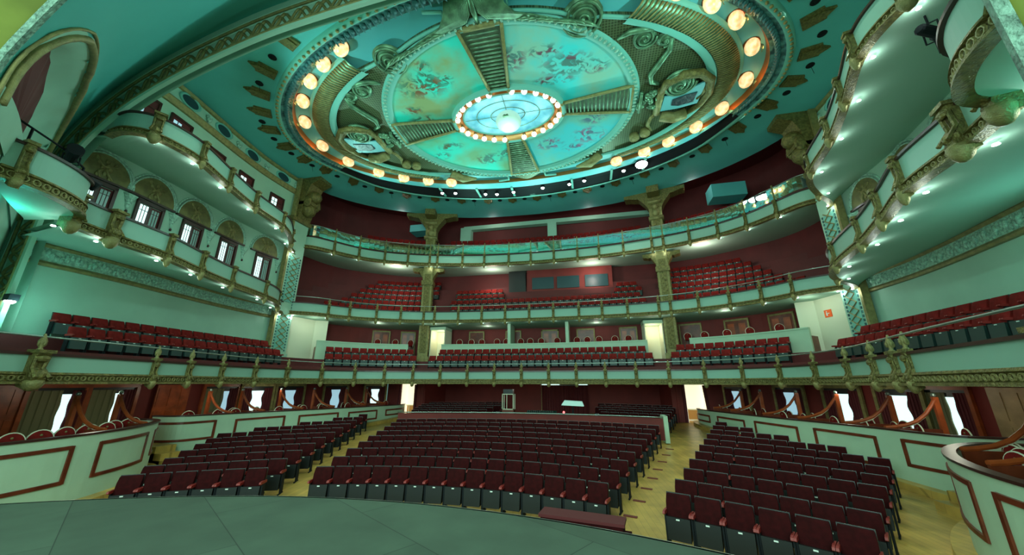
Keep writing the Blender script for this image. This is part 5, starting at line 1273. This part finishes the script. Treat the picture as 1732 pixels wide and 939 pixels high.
# ---------------------------------------------------------------- sound desk area at the back of the stalls
t = thing('equipment_rack', 'tall white framed equipment rack at the back of the stalls', 'rack', (-1.5, 24.0, fz(24)))
m = MB(); 
for x in (-.42, .30): m.box(x, x+.05, -.3, -.25, 1.05, 2.0); m.box(x, x+.05, .2, .25, 1.05, 2.0)
m.box(-.42, .35, -.3, -.25, 1.97, 2.02); m.box(-.42, .35, -.3, -.25, 1.05, 1.1); m.box(-.12, -.08, -.3, -.27, 1.1, 1.97); part('white_frame', m, M['cream'], t)
m = MB(); m.box(-.35, .28, -.25, .2, 2.02, 2.3); m.box(-.45, .35, -.3, .25, .2, .8); part('equipment_case', m, M['black'], t)
m = MB(); m.box(-.42, .35, -.3, .25, .8, 1.05); m.box(-.4, .33, -.28, .2, 0, .2); part('rack_base', m, M['wood'], t)
t = thing('mixing_desk', 'dark sound desk with pale ledge at the back of the stalls', 'desk', (.7, 23.4, fz(23.4)))
m = MB(); m.box(-1.9, 1.9, -.1, .5, 0, .72); part('desk_body', m, M['black'], t)
m = MB(); m.box(-1.5, 1.2, -.16, -.08, .62, .74); part('pale_ledge', m, M['box'], t)
m = MB(); m.hexa([(-1.0, 0, .75), (.9, 0, .75), (.9, .5, .95), (-1.0, .5, .95), (-1.0, 0, .80), (.9, 0, .80), (.9, .5, 1.05), (-1.0, .5, 1.05)])
for k in range(14): m.box(-.9+.12*k, -.86+.12*k, .1, .4, .95, 1.06)
part('control_surface', m, M['bluegreen'], t)
t = thing('light_console', 'console with bright monitor screens and a red light beside the curtain', 'console', (2.6, 24.0, fz(24)))
m = MB(); m.box(-.9, .9, -.2, .4, 0, .8); part('console_body', m, M['black'], t)
m = MB(); m.hexa([(-.7, -.1, 1.35), (.7, -.1, 1.3), (.7, .1, 1.35), (-.7, .1, 1.4), (-.5, -.1, 1.62), (.6, -.1, 1.58), (.6, .1, 1.6), (-.5, .1, 1.66)]); part('screen', m, mat('pale_screen', (.5, .85, .75), .3, emit=.35), t)
m = MB(); m.ball(-.55, -.25, .95, .07, .05, .07, 8, 5); part('red_light', m, mat('red_light', (1, .12, .12), .3, emit=4), t)
m = MB(); m.box(-.05, .05, -.05, .05, .8, 1.35); part('screen_arm', m, M['black2'], t)
t = thing('entrance_curtain', 'dark red pleated curtain hung from a rail in the back wall', 'curtain', (1.6, 31.2, fz(31)))
m = MB(); rows = [[(-1.9+.1*k, -.06+.07*math.sin(k*1.7), z) for k in range(39)] for z in (0, 1.2, 2.2)]; m.grid(rows); part('curtain_cloth', m, M['curtain'], t)
m = MB(); m.tube([(-2.0, 0, 2.22), (2.0, 0, 2.22)], .03, 6); part('curtain_rail', m, M['steel'], t)
m = MB(); m.box(-1.9, -.4, -.02, .0, 2.22, 2.32); m.box(.9, 1.9, -.02, 0, 2.22, 2.32); part('lit_gap', m, M['day'], t)
m = MB(); m.box(-1.95, -1.88, -.03, .03, 0, 2.2); part('curtain_edge', m, M['gold2'], t)
# ---------------------------------------------------------------- stage lanterns on the boxes
def lantern(loc, rz, tilt, label, lit=False, hung=False):
    t = thing('stage_lantern', label, 'spotlight', loc, rz)
    R = Matrix.Rotation(tilt, 4, 'Y')
    m = MB(); m.T = R @ Matrix.Rotation(PI/2, 4, 'Y'); m.lathe([(.10, -.35), (.13, -.3), (.13, .1), (.17, .15), (.18, .42), (.16, .42)], 10); part('lantern_body', m, M['black2'], t)
    m = MB(); m.T = R @ Matrix.Rotation(PI/2, 4, 'Y'); m.lathe([(.155, .36), (.02, .38)], 10); part('lens', m, M['plate'] if lit else M['steel'], t)
    m = MB(); m.tube([(0, -.16, 0), (0, -.17, -.25), (0, 0, -.32), (0, .17, -.25), (0, .16, 0)], .02, 5); m.tube([(0, 0, -.32), (0, 0, -.7)], .025, 5); 
    if hung: m.tube([(0, -.16, 0), (0, -.17, .2), (0, 0, .27), (0, .17, .2), (0, .16, 0)], .02, 5); m.tube([(0, 0, .27), (0, 0, .62)], .025, 5)
    part('yoke', m, M['black2'], t)
    return t
lantern((-10.75, 6.05, 9.75), -.35, -.1, 'black stage lantern with white lens on the left stage box rail', True)
lantern((-10.9, 6.45, 9.3), 1.2, .5, 'dark stage lantern hanging low beside the left box post')
lantern((-13.2, 5.9, 10.3), -.4, .2, 'black stage lantern over the left stage box, the one nearest the stage')
lantern((-12.4, 5.9, 10.0), .9, .1, 'black stage lantern behind the left stage box rail')
lantern((12.9, 9.0, 11.95), .3, .15, 'black stage lantern hung under the upper right boxes', False, True)
lantern((11.7, 7.0, 9.7), 2.4, .3, 'black stage lantern behind the right box corner post')
t = thing('lantern_rail', 'thin black lighting rail above the left stage box parapet', 'rail', (-11, 5.8, 9.2))
m = MB(); m.tube([(-10.0, 4.6, 9.75), (-10.6, 5.8, 9.75), (-11.3, 6.6, 9.75)], .03, 6); m.tube([(-11.3, 6.6, 9.1), (-11.3, 6.6, 9.75)], .03, 6); m.tube([(-10.2, 5.0, 9.1), (-10.2, 5.0, 9.75)], .03, 6); obj('rail_tube', m, M['black2'], t, True)
